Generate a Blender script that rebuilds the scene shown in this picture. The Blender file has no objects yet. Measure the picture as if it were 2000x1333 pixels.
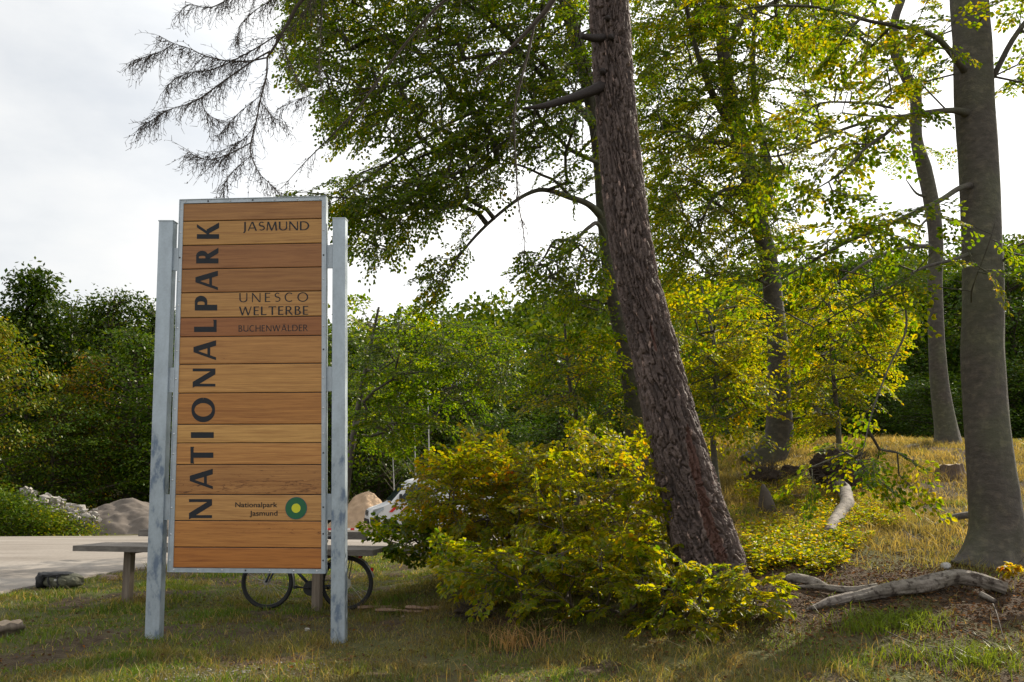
import bpy, bmesh, math, random
import numpy as np
from mathutils import Vector, Matrix
R = math.radians
rng = np.random.default_rng(7)
random.seed(7)
S = bpy.context.scene

# ---------------------------------------------------------------- camera, sky, sun, exposure
F, HC, PITCH, SH = 1700.0, 1.65, R(7.0), 68.0
cd = bpy.data.cameras.new('camera'); cam = bpy.data.objects.new('camera', cd); S.collection.objects.link(cam)
cam.location = (0, 0, HC); cam.rotation_euler = (math.pi/2 + PITCH, 0, 0)
cd.sensor_width = 36; cd.lens = F/2000*36; cd.shift_y = SH/2000; cd.clip_end = 3000
S.camera = cam
SUN_AZ, SUN_EL = R(47), R(33)          # azimuth to the right of the view direction (+Y)
w = bpy.data.worlds.new('World'); S.world = w; w.use_nodes = True
nt = w.node_tree; nt.nodes.clear()
def N(nt, typ, **kw):
    n = nt.nodes.new(typ)
    for k, v in kw.items():
        if k.startswith('i_'):
            key = k[2:]
            key = int(key) if key.isdigit() else key.replace('_', ' ')
            n.inputs[key].default_value = v
        else: setattr(n, k, v)
    return n
def ramp(nt, stops, fac=None):
    r = nt.nodes.new('ShaderNodeValToRGB')
    e = r.color_ramp.elements
    while len(e) > 1: e.remove(e[-1])
    e[0].position = stops[0][0]; e[0].color = (*stops[0][1], 1)
    for p, c in stops[1:]:
        x = e.new(p); x.color = (*c, 1)
    if fac is not None: nt.links.new(fac, r.inputs[0])
    return r
L = nt.links.new
sky = N(nt, 'ShaderNodeTexSky', sky_type='NISHITA', sun_disc=False, sun_elevation=SUN_EL, sun_rotation=SUN_AZ, air_density=1.0, dust_density=2.5)
tc = N(nt, 'ShaderNodeTexCoord'); mp = N(nt, 'ShaderNodeMapping'); mp.inputs['Scale'].default_value = (1.0, 1.0, 2.2)
L(tc.outputs['Generated'], mp.inputs[0])
nz = N(nt, 'ShaderNodeTexNoise', i_Scale=2.2, i_Detail=7.0, i_Roughness=0.55); L(mp.outputs[0], nz.inputs['Vector'])
cl = ramp(nt, [(0.34, (6.3, 6.5, 6.7)), (0.47, (7.6, 7.65, 7.6)), (0.62, (8.8, 8.6, 8.2))], nz.outputs[0])
vd = N(nt, 'ShaderNodeVectorMath', operation='DOT_PRODUCT'); L(tc.outputs['Generated'], vd.inputs[0]); vd.inputs[1].default_value = (math.sin(R(36))*math.cos(R(30)), math.cos(R(36))*math.cos(R(30)), math.sin(R(30)))
gm = N(nt, 'ShaderNodeMapRange', interpolation_type='SMOOTHERSTEP'); L(vd.outputs['Value'], gm.inputs[0]); gm.inputs[1].default_value = .45; gm.inputs[2].default_value = 1.0; gm.inputs[3].default_value = 1.0; gm.inputs[4].default_value = 1.75
sc_ = N(nt, 'ShaderNodeVectorMath', operation='SCALE'); L(cl.outputs[0], sc_.inputs[0]); L(gm.outputs[0], sc_.inputs[3])
mx = N(nt, 'ShaderNodeMix', data_type='RGBA'); mx.inputs[0].default_value = 0.86
L(sky.outputs[0], mx.inputs[6]); L(sc_.outputs[0], mx.inputs[7])
bg = N(nt, 'ShaderNodeBackground', i_Strength=0.1); L(mx.outputs[2], bg.inputs[0])
wo = N(nt, 'ShaderNodeOutputWorld'); L(bg.outputs[0], wo.inputs[0])
sd = bpy.data.lights.new('sun', 'SUN'); so = bpy.data.objects.new('sun', sd); S.collection.objects.link(so)
sd.energy = 5.0; sd.angle = R(0.6); sd.color = (1.0, 0.90, 0.74)
sdir = Vector((math.sin(SUN_AZ)*math.cos(SUN_EL), math.cos(SUN_AZ)*math.cos(SUN_EL), math.sin(SUN_EL)))
so.rotation_euler = sdir.to_track_quat('Z', 'Y').to_euler()
S.view_settings.view_transform = 'Standard'; S.view_settings.look = 'None'; S.view_settings.gamma = 1
S.view_settings.exposure = 0.40
S.render.engine = 'CYCLES'
S.cycles.max_bounces = 8; S.cycles.diffuse_bounces = 4; S.cycles.transmission_bounces = 6; S.cycles.sample_clamp_indirect = 6

# ---------------------------------------------------------------- pixel <-> world helpers
cp, sp_ = math.cos(PITCH), math.sin(PITCH)
def rays(px, py):
    cx = (np.asarray(px, float)-1000)/F; cy = -(np.asarray(py, float)-(666.5+SH))/F
    return np.stack([cx, cp-cy*sp_, sp_+cy*cp], -1)
def P(px, py, Y):
    d = rays(px, py); t = Y/d[..., 1]
    return d*t[..., None]+np.array([0, 0, HC])
def px_of(p):
    p = np.asarray(p, float)-np.array([0, 0, HC])
    zc = p[..., 1]*cp+p[..., 2]*sp_; yc = -p[..., 1]*sp_+p[..., 2]*cp
    return 1000+F*p[..., 0]/zc, 666.5+SH-F*yc/zc
def hash2(i, j, k=0):
    v = np.sin(i*127.1+j*311.7+k*74.7)*43758.5453
    return v-np.floor(v)
def vnoise(x, y, k=0):
    xi, yi = np.floor(x), np.floor(y); xf, yf = x-xi, y-yi
    u, v = xf*xf*(3-2*xf), yf*yf*(3-2*yf)
    a, b, c, d = hash2(xi, yi, k), hash2(xi+1, yi, k), hash2(xi, yi+1, k), hash2(xi+1, yi+1, k)
    return (a*(1-u)+b*u)*(1-v)+(c*(1-u)+d*u)*v
def fbm(x, y, k=0, o=4):
    s, a, t = 0, 1, 0
    for i in range(o):
        s = s+a*vnoise(x*2**i+i*7.3, y*2**i-i*3.1, k+i); t += a; a *= .5
    return s/t
def sst(a, b, x):
    t = np.clip((x-a)/(b-a), 0, 1); return t*t*(3-2*t)

# ---------------------------------------------------------------- terrain
ROAD_NEAR = ([-60, -20, -9, -7.9, -7.3], [9, 10, 11.5, 12.4, 13.2])
def road_near(x):          # nearest Y of the road for a given x
    return np.interp(x, [-60, -12, -8.6, -7.7, -7.5, -7.2, -6, -3, 0, 4, 30], [8, 10.2, 11.4, 12.6, 15, 17.2, 20, 23, 24.5, 26, 30])
def road_far(x):
    return np.interp(x, [-60, -22, -16, -13, -11, 0, 30], [33, 34, 35.3, 38.5, 48, 49, 49])
def on_road(x, y):
    return (y > road_near(x)) & (y < road_far(x)) & (x < 1.5)
def terrain(x, y, micro=True):
    x = np.asarray(x, float); y = np.asarray(y, float)
    g = np.interp(y, [-5, 7, 8, 9, 10, 11, 13, 16, 18, 20, 24, 27, 34, 60, 90], [0, 0, .16, .36, .56, .70, 1.0, 1.5, 1.85, 2.12, 2.72, 2.95, 2.6, 1.6, 1.0])
    e = np.interp(y, [8, 12, 20, 30, 45], [1.2, -.2, 1.5, 5, 9])
    s = sst(e-2.6, e+2.6, x)
    left = np.interp(y, [-5, 19, 22, 45, 60, 70], [0, 0, -.06, -.8, -.8, -.5])
    z = g*s+left*(1-s)
    hill = sst(62, 150, y)*(15.5+6*sst(-22, 6, x)+8*sst(10, 90, x)+3*sst(-60, -120, x))
    z = z+hill
    z = z+.5*sst(14, 22, -x)*sst(36, 44, y)
    if micro:
        m = np.where(on_road(x, y), 0, 1.0)*sst(0, 1, np.abs(y-road_near(x)))
        z = z+m*((fbm(x*.9, y*.9, 3)-.5)*.16+(fbm(x*5, y*5, 9, 3)-.5)*.035)*np.clip(1.2-np.abs(y-12)/60, .3, 1)
    return z
def ground_at(px, py, tmax=60):
    d = rays(px, py); scalar = d.ndim == 1
    d = np.atleast_2d(d); ys = np.linspace(5, tmax, 1400)
    out = np.full((len(d), 3), np.nan)
    t = ys[None, :]/d[:, 1:2]
    X = d[:, 0:1]*t; Z = HC+d[:, 2:3]*t
    below = Z < terrain(X, np.broadcast_to(ys, X.shape))
    k = below.argmax(1); ok = below.any(1)
    Y = ys[k]; t = Y/d[:, 1]
    out[ok] = np.stack([d[:, 0]*t, Y, terrain(d[:, 0]*t, Y)], -1)[ok]
    return out[0] if scalar else out

# ---------------------------------------------------------------- mesh helpers
COL = S.collection
def tagp(o, label=None, cat=None, group=None, kind=None):
    if label: o['label'] = label
    if cat: o['category'] = cat
    if group: o['group'] = group
    if kind: o['kind'] = kind
    return o
def empty(name, loc, label, cat, group=None, rz=0):
    o = bpy.data.objects.new(name, None); COL.objects.link(o)
    o.location = tuple(loc); o.rotation_euler = (0, 0, rz); o.empty_display_size = .2
    tagp(o, label, cat, group); return o
def link(name, me, parent=None, mat=None):
    o = bpy.data.objects.new(name, me); COL.objects.link(o)
    if mat is not None: me.materials.append(mat)
    if parent is not None:
        o.parent = parent
        if me.get('world'):                      # world-space vertices: undo the parent's placement
            o.matrix_parent_inverse = (Matrix.Translation(parent.location) @ parent.rotation_euler.to_matrix().to_4x4()).inverted()
    return o
def npmesh(name, V, quads=None, tris=None, col=None, mat=None, parent=None, smooth=False, attrs=None, world=True):
    """world-space vertices; col per face"""
    me = bpy.data.meshes.new(name)
    V = np.asarray(V, np.float32).reshape(-1, 3)
    q = np.zeros((0, 4), int) if quads is None else np.asarray(quads, int).reshape(-1, 4)
    t = np.zeros((0, 3), int) if tris is None else np.asarray(tris, int).reshape(-1, 3)
    me.vertices.add(len(V)); me.vertices.foreach_set('co', V.ravel())
    nl = len(q)*4+len(t)*3
    me.loops.add(nl); me.loops.foreach_set('vertex_index', np.concatenate([q.ravel(), t.ravel()]).astype(np.int32))
    me.polygons.add(len(q)+len(t))
    tot = np.concatenate([np.full(len(q), 4), np.full(len(t), 3)]).astype(np.int32)
    me.polygons.foreach_set('loop_start', (np.cumsum(tot)-tot).astype(np.int32))
    me.polygons.foreach_set('use_smooth', np.full(len(tot), bool(smooth)))
    if col is not None:
        a = me.attributes.new('col', 'FLOAT_COLOR', 'FACE')
        c = np.ones((len(tot), 4), np.float32); c[:, :3] = np.asarray(col)[:, :3]
        a.data.foreach_set('color', c.ravel())
    if attrs:
        for k, (dom, v) in attrs.items():
            a = me.attributes.new(k, 'FLOAT', dom); a.data.foreach_set('value', np.asarray(v, np.float32).ravel())
    me.update(calc_edges=True); me.validate()
    if world: me['world'] = 1
    return link(name, me, parent, mat)
class MB:
    """collects pieces into one mesh"""
    def __init__(s): s.V = []; s.Q = []; s.T = []; s.n = 0
    def add(s, V, Q=None, T=None):
        V = np.asarray(V, float).reshape(-1, 3)
        if Q is not None and len(Q): s.Q.append(np.asarray(Q)+s.n)
        if T is not None and len(T): s.T.append(np.asarray(T)+s.n)
        s.V.append(V); s.n += len(V); return s
    def box(s, c, h, M=None, bev=0.0):
        c = np.array(c, float); h = np.array(h, float)
        if bev > 0:
            bm = bmesh.new(); bmesh.ops.create_cube(bm, size=1)
            for v in bm.verts: v.co = Vector((v.co.x*2*h[0], v.co.y*2*h[1], v.co.z*2*h[2]))
            bmesh.ops.bevel(bm, geom=bm.edges[:], offset=bev, segments=2, affect='EDGES', profile=.5)
            bmesh.ops.triangulate(bm, faces=[f for f in bm.faces if len(f.verts) > 4])
            bm.verts.ensure_lookup_table(); bm.verts.index_update()
            V = np.array([v.co[:] for v in bm.verts])
            Q = [[v.index for v in f.verts] for f in bm.faces if len(f.verts) == 4]
            T = [[v.index for v in f.verts] for f in bm.faces if len(f.verts) == 3]
            bm.free()
        else:
            sg = np.array([[-1,-1,-1],[1,-1,-1],[1,1,-1],[-1,1,-1],[-1,-1,1],[1,-1,1],[1,1,1],[-1,1,1]])
            V = sg*h; Q = [[0,3,2,1],[4,5,6,7],[0,1,5,4],[1,2,6,5],[2,3,7,6],[3,0,4,7]]; T = []
        if M is not None: V = V@np.array(M).T
        return s.add(V+c, Q, T)
    def tube(s, pts, rad, sides=8, cap=True, closed=False, disp=None):
        V, Q, T = tube_arrays(pts, rad, sides, cap, closed, disp); return s.add(V, Q, T)
    def build(s, name, mat, parent=None, smooth=False, world=True, col=None, attrs=None):
        return npmesh(name, np.concatenate(s.V), np.concatenate(s.Q) if s.Q else None, np.concatenate(s.T) if s.T else None, mat=mat, parent=parent, smooth=smooth, world=world, col=col, attrs=attrs)
def tube_arrays(pts, rad, sides=8, cap=True, closed=False, disp=None):
    pts = np.asarray(pts, float); n = len(pts); rad = np.broadcast_to(np.asarray(rad, float), (n,))
    if closed: tan = np.roll(pts, -1, 0)-np.roll(pts, 1, 0)
    else: tan = np.gradient(pts, axis=0)
    tan /= np.linalg.norm(tan, axis=1)[:, None]+1e-9
    u = np.zeros((n, 3)); ref = np.array([0, -1.0, 0]) if abs(tan[0][1]) < .8 else np.array([1.0, 0, 0])
    a = ref-tan[0]*ref.dot(tan[0]); u[0] = a/np.linalg.norm(a)
    for i in range(1, n):
        a = u[i-1]-tan[i]*u[i-1].dot(tan[i]); u[i] = a/(np.linalg.norm(a)+1e-9)
    v = np.cross(tan, u)
    th = np.linspace(0, 2*np.pi, sides, endpoint=False)
    sl = np.concatenate([[0], np.cumsum(np.linalg.norm(np.diff(pts, axis=0), axis=1))])
    rr = rad[:, None]*np.ones(sides)
    if disp is not None: rr = rr+disp(np.broadcast_to(th, rr.shape), np.broadcast_to(sl[:, None], rr.shape), rr)
    V = pts[:, None]+rr[..., None]*(np.cos(th)[None, :, None]*u[:, None]+np.sin(th)[None, :, None]*v[:, None])
    i = np.arange(n if closed else n-1)[:, None]; j = np.arange(sides)[None, :]
    i2 = (i+1) % n; j2 = (j+1) % sides
    Q = np.stack([i*sides+j, i*sides+j2, i2*sides+j2, i2*sides+j], -1).reshape(-1, 4)
    V = V.reshape(-1, 3); T = []
    if cap and not closed:
        V = np.vstack([V, pts[0], pts[-1]]); a, b = n*sides, n*sides+1
        T = [[a, (k+1) % sides, k] for k in range(sides)]+[[b, (n-1)*sides+k, (n-1)*sides+(k+1) % sides] for k in range(sides)]
    return V, Q, T
def smooth_path(pts, k=6):
    pts = np.asarray(pts, float); n = len(pts)
    if n < 3:
        t = np.linspace(0, n-1, (n-1)*k+1); i = np.minimum(t.astype(int), n-2); f = (t-i)[:, None]
        return pts[i]*(1-f)+pts[i+1]*f
    ext = np.vstack([2*pts[0]-pts[1], pts, 2*pts[-1]-pts[-2]])
    t = np.linspace(0, n-1, (n-1)*k+1); i = np.minimum(t.astype(int), n-2); f = (t-i)[:, None]
    a, b, c, d = ext[i], ext[i+1], ext[i+2], ext[i+3]
    return .5*((2*b)+(-a+c)*f+(2*a-5*b+4*c-d)*f**2+(-a+3*b-3*c+d)*f**3)
def prisms(A, B, ra, rb, sides=5):
    """independent tapered segments"""
    A = np.asarray(A, float); B = np.asarray(B, float); d = B-A; l = np.linalg.norm(d, axis=1)[:, None]+1e-9; d = d/l
    ref = np.where(np.abs(d[:, 2:3]) > .9, np.array([[1., 0, 0]]), np.array([[0, 0, 1.]]))
    u = np.cross(d, ref); u /= np.linalg.norm(u, axis=1)[:, None]; v = np.cross(d, u)
    th = np.linspace(0, 2*np.pi, sides, endpoint=False); c, s = np.cos(th), np.sin(th)
    ring = u[:, None]*c[None, :, None]+v[:, None]*s[None, :, None]
    ra = np.broadcast_to(ra, (len(A),)); rb = np.broadcast_to(rb, (len(A),))
    V = np.concatenate([A[:, None]+ring*ra[:, None, None], B[:, None]+ring*rb[:, None, None]], 1)
    k = np.arange(sides); k2 = (k+1) % sides
    q = np.stack([k, k2, sides+k2, sides+k], -1)
    Q = (np.arange(len(A))*2*sides)[:, None, None]+q[None]
    return V.reshape(-1, 3), Q.reshape(-1, 4)
def nrm(v): return v/(np.linalg.norm(v, axis=-1, keepdims=True)+1e-9)
def leaves(C, D, Nn, ln, wd, col, name, mat, parent, hexa=True):
    """C base points, D long axis, Nn normal"""
    D = nrm(D); Nn = nrm(Nn-D*(Nn*D).sum(-1, keepdims=True)); W = np.cross(Nn, D)
    n = len(C); ln = np.broadcast_to(ln, (n,))[:, None]; wd = np.broadcast_to(wd, (n,))[:, None]
    if hexa:
        V = np.stack([C, C+D*ln*.3+W*wd*.46+Nn*wd*.12, C+D*ln*.68+W*wd*.40+Nn*wd*.10, C+D*ln-Nn*ln*.10, C+D*ln*.68-W*wd*.40+Nn*wd*.10, C+D*ln*.3-W*wd*.46+Nn*wd*.12], 1)
        b = (np.arange(n)*6)[:, None]
        Q = np.concatenate([b+np.array([[0, 1, 2, 3]]), b+np.array([[0, 3, 4, 5]])], 1).reshape(-1, 4)
        col = np.repeat(col, 2, 0)
    else:
        V = np.stack([C, C+D*ln*.5+W*wd*.5, C+D*ln, C+D*ln*.5-W*wd*.5], 1)
        Q = (np.arange(n)*4)[:, None]+np.array([[0, 1, 2, 3]])
    return npmesh(name, V, Q, col=col, mat=mat, parent=parent)

# ---------------------------------------------------------------- materials
def mat(name): 
    m = bpy.data.materials.new(name); m.use_nodes = True
    return m, m.node_tree, m.node_tree.nodes['Principled BSDF']
def simple(name, c, rough=.6, metal=0, bump=0, bscale=40, var=.25, spec=.5):
    m, t, b = mat(name); L = t.links.new
    tcn = N(t, 'ShaderNodeTexCoord'); n = N(t, 'ShaderNodeTexNoise', i_Scale=bscale, i_Detail=6.0); L(tcn.outputs['Object'], n.inputs['Vector'])
    r = ramp(t, [(.25, tuple(x*(1-var) for x in c)), (.75, tuple(min(1, x*(1+var)) for x in c))], n.outputs[0])
    L(r.outputs[0], b.inputs['Base Color']); b.inputs['Roughness'].default_value = rough; b.inputs['Metallic'].default_value = metal
    b.inputs['Specular IOR Level'].default_value = spec
    if bump:
        bp = N(t, 'ShaderNodeBump', i_Strength=bump, i_Distance=.01); L(n.outputs[0], bp.inputs['Height']); L(bp.outputs[0], b.inputs['Normal'])
    return m
def leaf_mat(name, trans=.5, tint=(1.5, 1.35, .5), gloss=.12):
    m = bpy.data.materials.new(name); m.use_nodes = True; t = m.node_tree; t.nodes.clear(); L = t.links.new
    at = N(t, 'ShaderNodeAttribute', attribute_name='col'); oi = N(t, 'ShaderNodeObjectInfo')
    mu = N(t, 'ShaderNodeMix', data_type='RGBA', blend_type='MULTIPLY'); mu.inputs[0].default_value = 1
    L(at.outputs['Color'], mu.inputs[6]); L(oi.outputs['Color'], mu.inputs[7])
    mt = N(t, 'ShaderNodeMix', data_type='RGBA', blend_type='MULTIPLY'); mt.inputs[0].default_value = 1
    L(mu.outputs[2], mt.inputs[6]); mt.inputs[7].default_value = (*tint, 1); mt.clamp_result = False
    d = N(t, 'ShaderNodeBsdfDiffuse'); L(mu.outputs[2], d.inputs[0])
    tr = N(t, 'ShaderNodeBsdfTranslucent'); L(mt.outputs[2], tr.inputs[0])
    a = N(t, 'ShaderNodeMixShader'); a.inputs[0].default_value = trans; L(d.outputs[0], a.inputs[1]); L(tr.outputs[0], a.inputs[2])
    g = N(t, 'ShaderNodeBsdfGlossy', i_Roughness=.42); g.inputs[0].default_value = (.9, .9, .85, 1)
    fr = N(t, 'ShaderNodeFresnel', i_IOR=1.4); fm = N(t, 'ShaderNodeMath', operation='MULTIPLY'); fm.inputs[1].default_value = gloss*4
    L(fr.outputs[0], fm.inputs[0])
    b = N(t, 'ShaderNodeMixShader'); L(fm.outputs[0], b.inputs[0]); L(a.outputs[0], b.inputs[1]); L(g.outputs[0], b.inputs[2])
    o = N(t, 'ShaderNodeOutputMaterial'); L(b.outputs[0], o.inputs[0])
    return m
M_leaf = leaf_mat('leaf_green', .62, (2.95, 2.55, .42), .010)
M_far = leaf_mat('leaf_far', .34, (2.0, 1.8, .5), .006)
M_grass = leaf_mat('grass_blade', .45, (1.9, 1.6, .6), .01)
def bark_beech(name, c1=(.046, .038, .032), c2=(.100, .086, .073), green=.2, spots=False):
    m, t, b = mat(name); L = t.links.new
    tcn = N(t, 'ShaderNodeTexCoord'); mp = N(t, 'ShaderNodeMapping'); mp.inputs['Scale'].default_value = (2.0, 2.0, 5)
    L(tcn.outputs['Object'], mp.inputs[0])
    n1 = N(t, 'ShaderNodeTexNoise', i_Scale=3.5, i_Detail=8.0, i_Roughness=.65); L(mp.outputs[0], n1.inputs['Vector'])
    n2 = N(t, 'ShaderNodeTexNoise', i_Scale=1.4, i_Detail=4.0); L(tcn.outputs['Object'], n2.inputs['Vector'])
    n3 = N(t, 'ShaderNodeTexNoise', i_Scale=45.0, i_Detail=4.0); L(tcn.outputs['Object'], n3.inputs['Vector'])
    r = ramp(t, [(.3, c1), (.7, c2)], n1.outputs[0])
    r2 = ramp(t, [(.42, (0, 0, 0)), (.62, (green*1.6,)*3)], n2.outputs[0])
    v4 = N(t, 'ShaderNodeTexNoise', i_Scale=11.0, i_Detail=6.0, i_Roughness=.6); L(tcn.outputs['Object'], v4.inputs['Vector']); r4 = ramp(t, [(.50, (1, 1, 1)), (.66, (1.55, 1.5, 1.42))] if not spots else [(.40, (.30, .26, .24)), (.47, (.9, .88, .86)), (.7, (1.25, 1.25, 1.25))], v4.outputs[0])
    mx = N(t, 'ShaderNodeMix', data_type='RGBA'); L(r2.outputs[0], mx.inputs[0]); L(r.outputs[0], mx.inputs[6]); mx.inputs[7].default_value = (.10, .115, .055, 1)
    m4 = N(t, 'ShaderNodeMix', data_type='RGBA', blend_type='MULTIPLY'); m4.inputs[0].default_value = 1; L(mx.outputs[2], m4.inputs[6]); L(r4.outputs[0], m4.inputs[7])
    L(m4.outputs[2], b.inputs['Base Color']); b.inputs['Roughness'].default_value = .85
    ad = N(t, 'ShaderNodeMath', operation='ADD'); L(n1.outputs[0], ad.inputs[0]); L(n3.outputs[0], ad.inputs[1])
    bp = N(t, 'ShaderNodeBump', i_Strength=.5, i_Distance=.02); L(ad.outputs[0], bp.inputs['Height']); L(bp.outputs[0], b.inputs['Normal'])
    return m
M_beech = bark_beech('bark_beech'); M_limb = bark_beech('limb_bark', (.040, .033, .028), (.085, .072, .062), .3); M_twig = simple('twig_bark', (.075, .058, .045), .85, bump=.3, bscale=30)
M_dead = bark_beech('dead_wood', (.12, .10, .088), (.28, .245, .22), .12, True)
M_larchtwig = simple('larch_twig', (.06, .045, .035), .9, bump=.3, bscale=60)
# larch bark: per-plate value in attribute 'plate'
m, t, b = mat('bark_larch'); L = t.links.new; M_larch = m
at = N(t, 'ShaderNodeAttribute', attribute_name='plate'); tcn = N(t, 'ShaderNodeTexCoord')
n1 = N(t, 'ShaderNodeTexNoise', i_Scale=28.0, i_Detail=8.0, i_Roughness=.7); L(tcn.outputs['Object'], n1.inputs['Vector'])
r = ramp(t, [(0, (.024, .015, .013)), (.3, (.080, .054, .045)), (.65, (.17, .125, .108)), (.9, (.085, .034, .022)), (1, (.38, .27, .22))], at.outputs['Fac'])
r2 = ramp(t, [(.3, (.62, .6, .62)), (.7, (1.15, 1.12, 1.15))], n1.outputs[0])
mx = N(t, 'ShaderNodeMix', data_type='RGBA', blend_type='MULTIPLY'); mx.inputs[0].default_value = 1; L(r.outputs[0], mx.inputs[6]); L(r2.outputs[0], mx.inputs[7])
L(mx.outputs[2], b.inputs['Base Color']); b.inputs['Roughness'].default_value = .72
bp = N(t, 'ShaderNodeBump', i_Strength=.9, i_Distance=.012); L(n1.outputs[0], bp.inputs['Height']); L(bp.outputs[0], b.inputs['Normal'])
# galvanised steel
def galv(name, base=(.40, .46, .52), dark=(.22, .28, .36)):
    m, t, b = mat(name); L = t.links.new
    tcn = N(t, 'ShaderNodeTexCoord'); n = N(t, 'ShaderNodeTexNoise', i_Scale=5.0, i_Detail=9.0, i_Roughness=.62); mp = N(t, 'ShaderNodeMapping'); mp.inputs['Scale'].default_value = (2, 2, .9)
    L(tcn.outputs['Object'], mp.inputs[0]); L(mp.outputs[0], n.inputs['Vector'])
    v = N(t, 'ShaderNodeTexVoronoi', i_Scale=55.0); L(tcn.outputs['Object'], v.inputs['Vector'])
    sx = N(t, 'ShaderNodeSeparateXYZ'); g = N(t, 'ShaderNodeNewGeometry'); L(g.outputs['Position'], sx.inputs[0])
    mr = N(t, 'ShaderNodeMapRange'); L(sx.outputs[2], mr.inputs[0]); mr.inputs[1].default_value = 2.15; mr.inputs[2].default_value = 2.3; mr.inputs[3].default_value = 0; mr.inputs[4].default_value = .17
    ad = N(t, 'ShaderNodeMath', operation='ADD'); L(n.outputs[0], ad.inputs[0]); L(mr.outputs[0], ad.inputs[1])
    r = ramp(t, [(.36, dark), (.47, tuple(x*.88 for x in base)), (.6, base), (.8, tuple(x*1.12 for x in base))], ad.outputs[0])
    rv = ramp(t, [(0, (.94,)*3), (1, (1.05,)*3)], v.outputs['Color'])
    mx = N(t, 'ShaderNodeMix', data_type='RGBA', blend_type='MULTIPLY'); mx.inputs[0].default_value = 1; L(r.outputs[0], mx.inputs[6]); L(rv.outputs[0], mx.inputs[7])
    L(mx.outputs[2], b.inputs['Base Color']); b.inputs['Roughness'].default_value = .48; b.inputs['Metallic'].default_value = .35
    return m
M_galv = galv('galvanised_steel', (.40, .46, .52), (.15, .20, .28)); M_galvf = galv('galvanised_frame', (.42, .47, .52), (.34, .40, .46))
M_screw = simple('screw_steel', (.62, .63, .65), .35, .6); M_screwd = simple('screw_dark', (.04, .04, .045), .6)
M_ink = simple('letter_paint', (.012, .015, .022), .75, var=.2)
M_inks = simple('small_letter_paint', (.016, .012, .010), .7, var=.3)
M_emg = simple('emblem_green', (.008, .115, .045), .4, var=.05); M_emy = simple('emblem_yellow', (.62, .62, .02), .4, var=.05); M_emb = simple('emblem_rim', (.03, .08, .12), .4)
# sign wood
m, t, b = mat('sign_wood'); L = t.links.new; M_wood = m
tcn = N(t, 'ShaderNodeTexCoord'); at = N(t, 'ShaderNodeAttribute', attribute_name='col'); ap = N(t, 'ShaderNodeAttribute', attribute_name='pid')
cm = N(t, 'ShaderNodeCombineXYZ'); pm = N(t, 'ShaderNodeMath', operation='MULTIPLY'); pm.inputs[1].default_value = 3.71; L(ap.outputs['Fac'], pm.inputs[0])
L(pm.outputs[0], cm.inputs[0]); L(pm.outputs[0], cm.inputs[1])
va = N(t, 'ShaderNodeVectorMath', operation='ADD'); L(tcn.outputs['Object'], va.inputs[0]); L(cm.outputs[0], va.inputs[1])
mp = N(t, 'ShaderNodeMapping'); mp.inputs['Scale'].default_value = (.55, .55, 16); L(va.outputs[0], mp.inputs[0])
n1 = N(t, 'ShaderNodeTexNoise', i_Scale=2.6, i_Detail=10.0, i_Roughness=.62, i_Distortion=.6); L(mp.outputs[0], n1.inputs['Vector'])
mp2 = N(t, 'ShaderNodeMapping'); mp2.inputs['Scale'].default_value = (3, 3, 90); L(va.outputs[0], mp2.inputs[0])
n2 = N(t, 'ShaderNodeTexNoise', i_Scale=2.0, i_Detail=6.0); L(mp2.outputs[0], n2.inputs['Vector'])
mp3 = N(t, 'ShaderNodeMapping'); mp3.inputs['Scale'].default_value = (2.2, 2.2, 13); L(va.outputs[0], mp3.inputs[0])
n3 = N(t, 'ShaderNodeTexNoise', i_Scale=3.2, i_Detail=9.0, i_Roughness=.72, i_Distortion=1.1); L(mp3.outputs[0], n3.inputs['Vector'])
r1 = ramp(t, [(.30, (.70, .60, .52)), (.5, (1, 1, 1)), (.70, (1.22, 1.26, 1.30))], n1.outputs[0])
r2 = ramp(t, [(.3, (.86, .84, .82)), (.7, (1.1, 1.1, 1.1))], n2.outputs[0])
ad = N(t, 'ShaderNodeAttribute', attribute_name='dirt')
sm = N(t, 'ShaderNodeMath', operation='ADD'); L(n3.outputs[0], sm.inputs[0]); L(ad.outputs['Fac'], sm.inputs[1])
r3 = ramp(t, [(.66, (1, 1, 1)), (.72, (.5, .42, .4)), (.82, (.18, .17, .2))], sm.outputs[0])
c = at.outputs['Color']
for rr in (r1, r2, r3):
    mx = N(t, 'ShaderNodeMix', data_type='RGBA', blend_type='MULTIPLY'); mx.inputs[0].default_value = 1; L(c, mx.inputs[6]); L(rr.outputs[0], mx.inputs[7]); c = mx.outputs[2]
L(c, b.inputs['Base Color']); b.inputs['Roughness'].default_value = .52
bp = N(t, 'ShaderNodeBump', i_Strength=.25, i_Distance=.004); L(n2.outputs[0], bp.inputs['Height']); L(bp.outputs[0], b.inputs['Normal'])
M_grey = None
def grain_wood(name, c1, c2, ax=0):
    m, t, b = mat(name); L = t.links.new
    tcn = N(t, 'ShaderNodeTexCoord'); mp = N(t, 'ShaderNodeMapping'); sc = [18, 18, 18]; sc[ax] = 1.2; mp.inputs['Scale'].default_value = sc
    L(tcn.outputs['Object'], mp.inputs[0]); n = N(t, 'ShaderNodeTexNoise', i_Scale=1.5, i_Detail=8.0, i_Roughness=.7); L(mp.outputs[0], n.inputs['Vector'])
    r = ramp(t, [(.3, c1), (.7, c2)], n.outputs[0]); L(r.outputs[0], b.inputs['Base Color']); b.inputs['Roughness'].default_value = .85
    bp = N(t, 'ShaderNodeBump', i_Strength=.5, i_Distance=.008); L(n.outputs[0], bp.inputs['Height']); L(bp.outputs[0], b.inputs['Normal'])
    return m
M_grey = grain_wood('weathered_plank', (.10, .088, .078), (.24, .215, .19)); M_greyv = grain_wood('weathered_post', (.13, .10, .08), (.27, .22, .17), 2)
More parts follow.
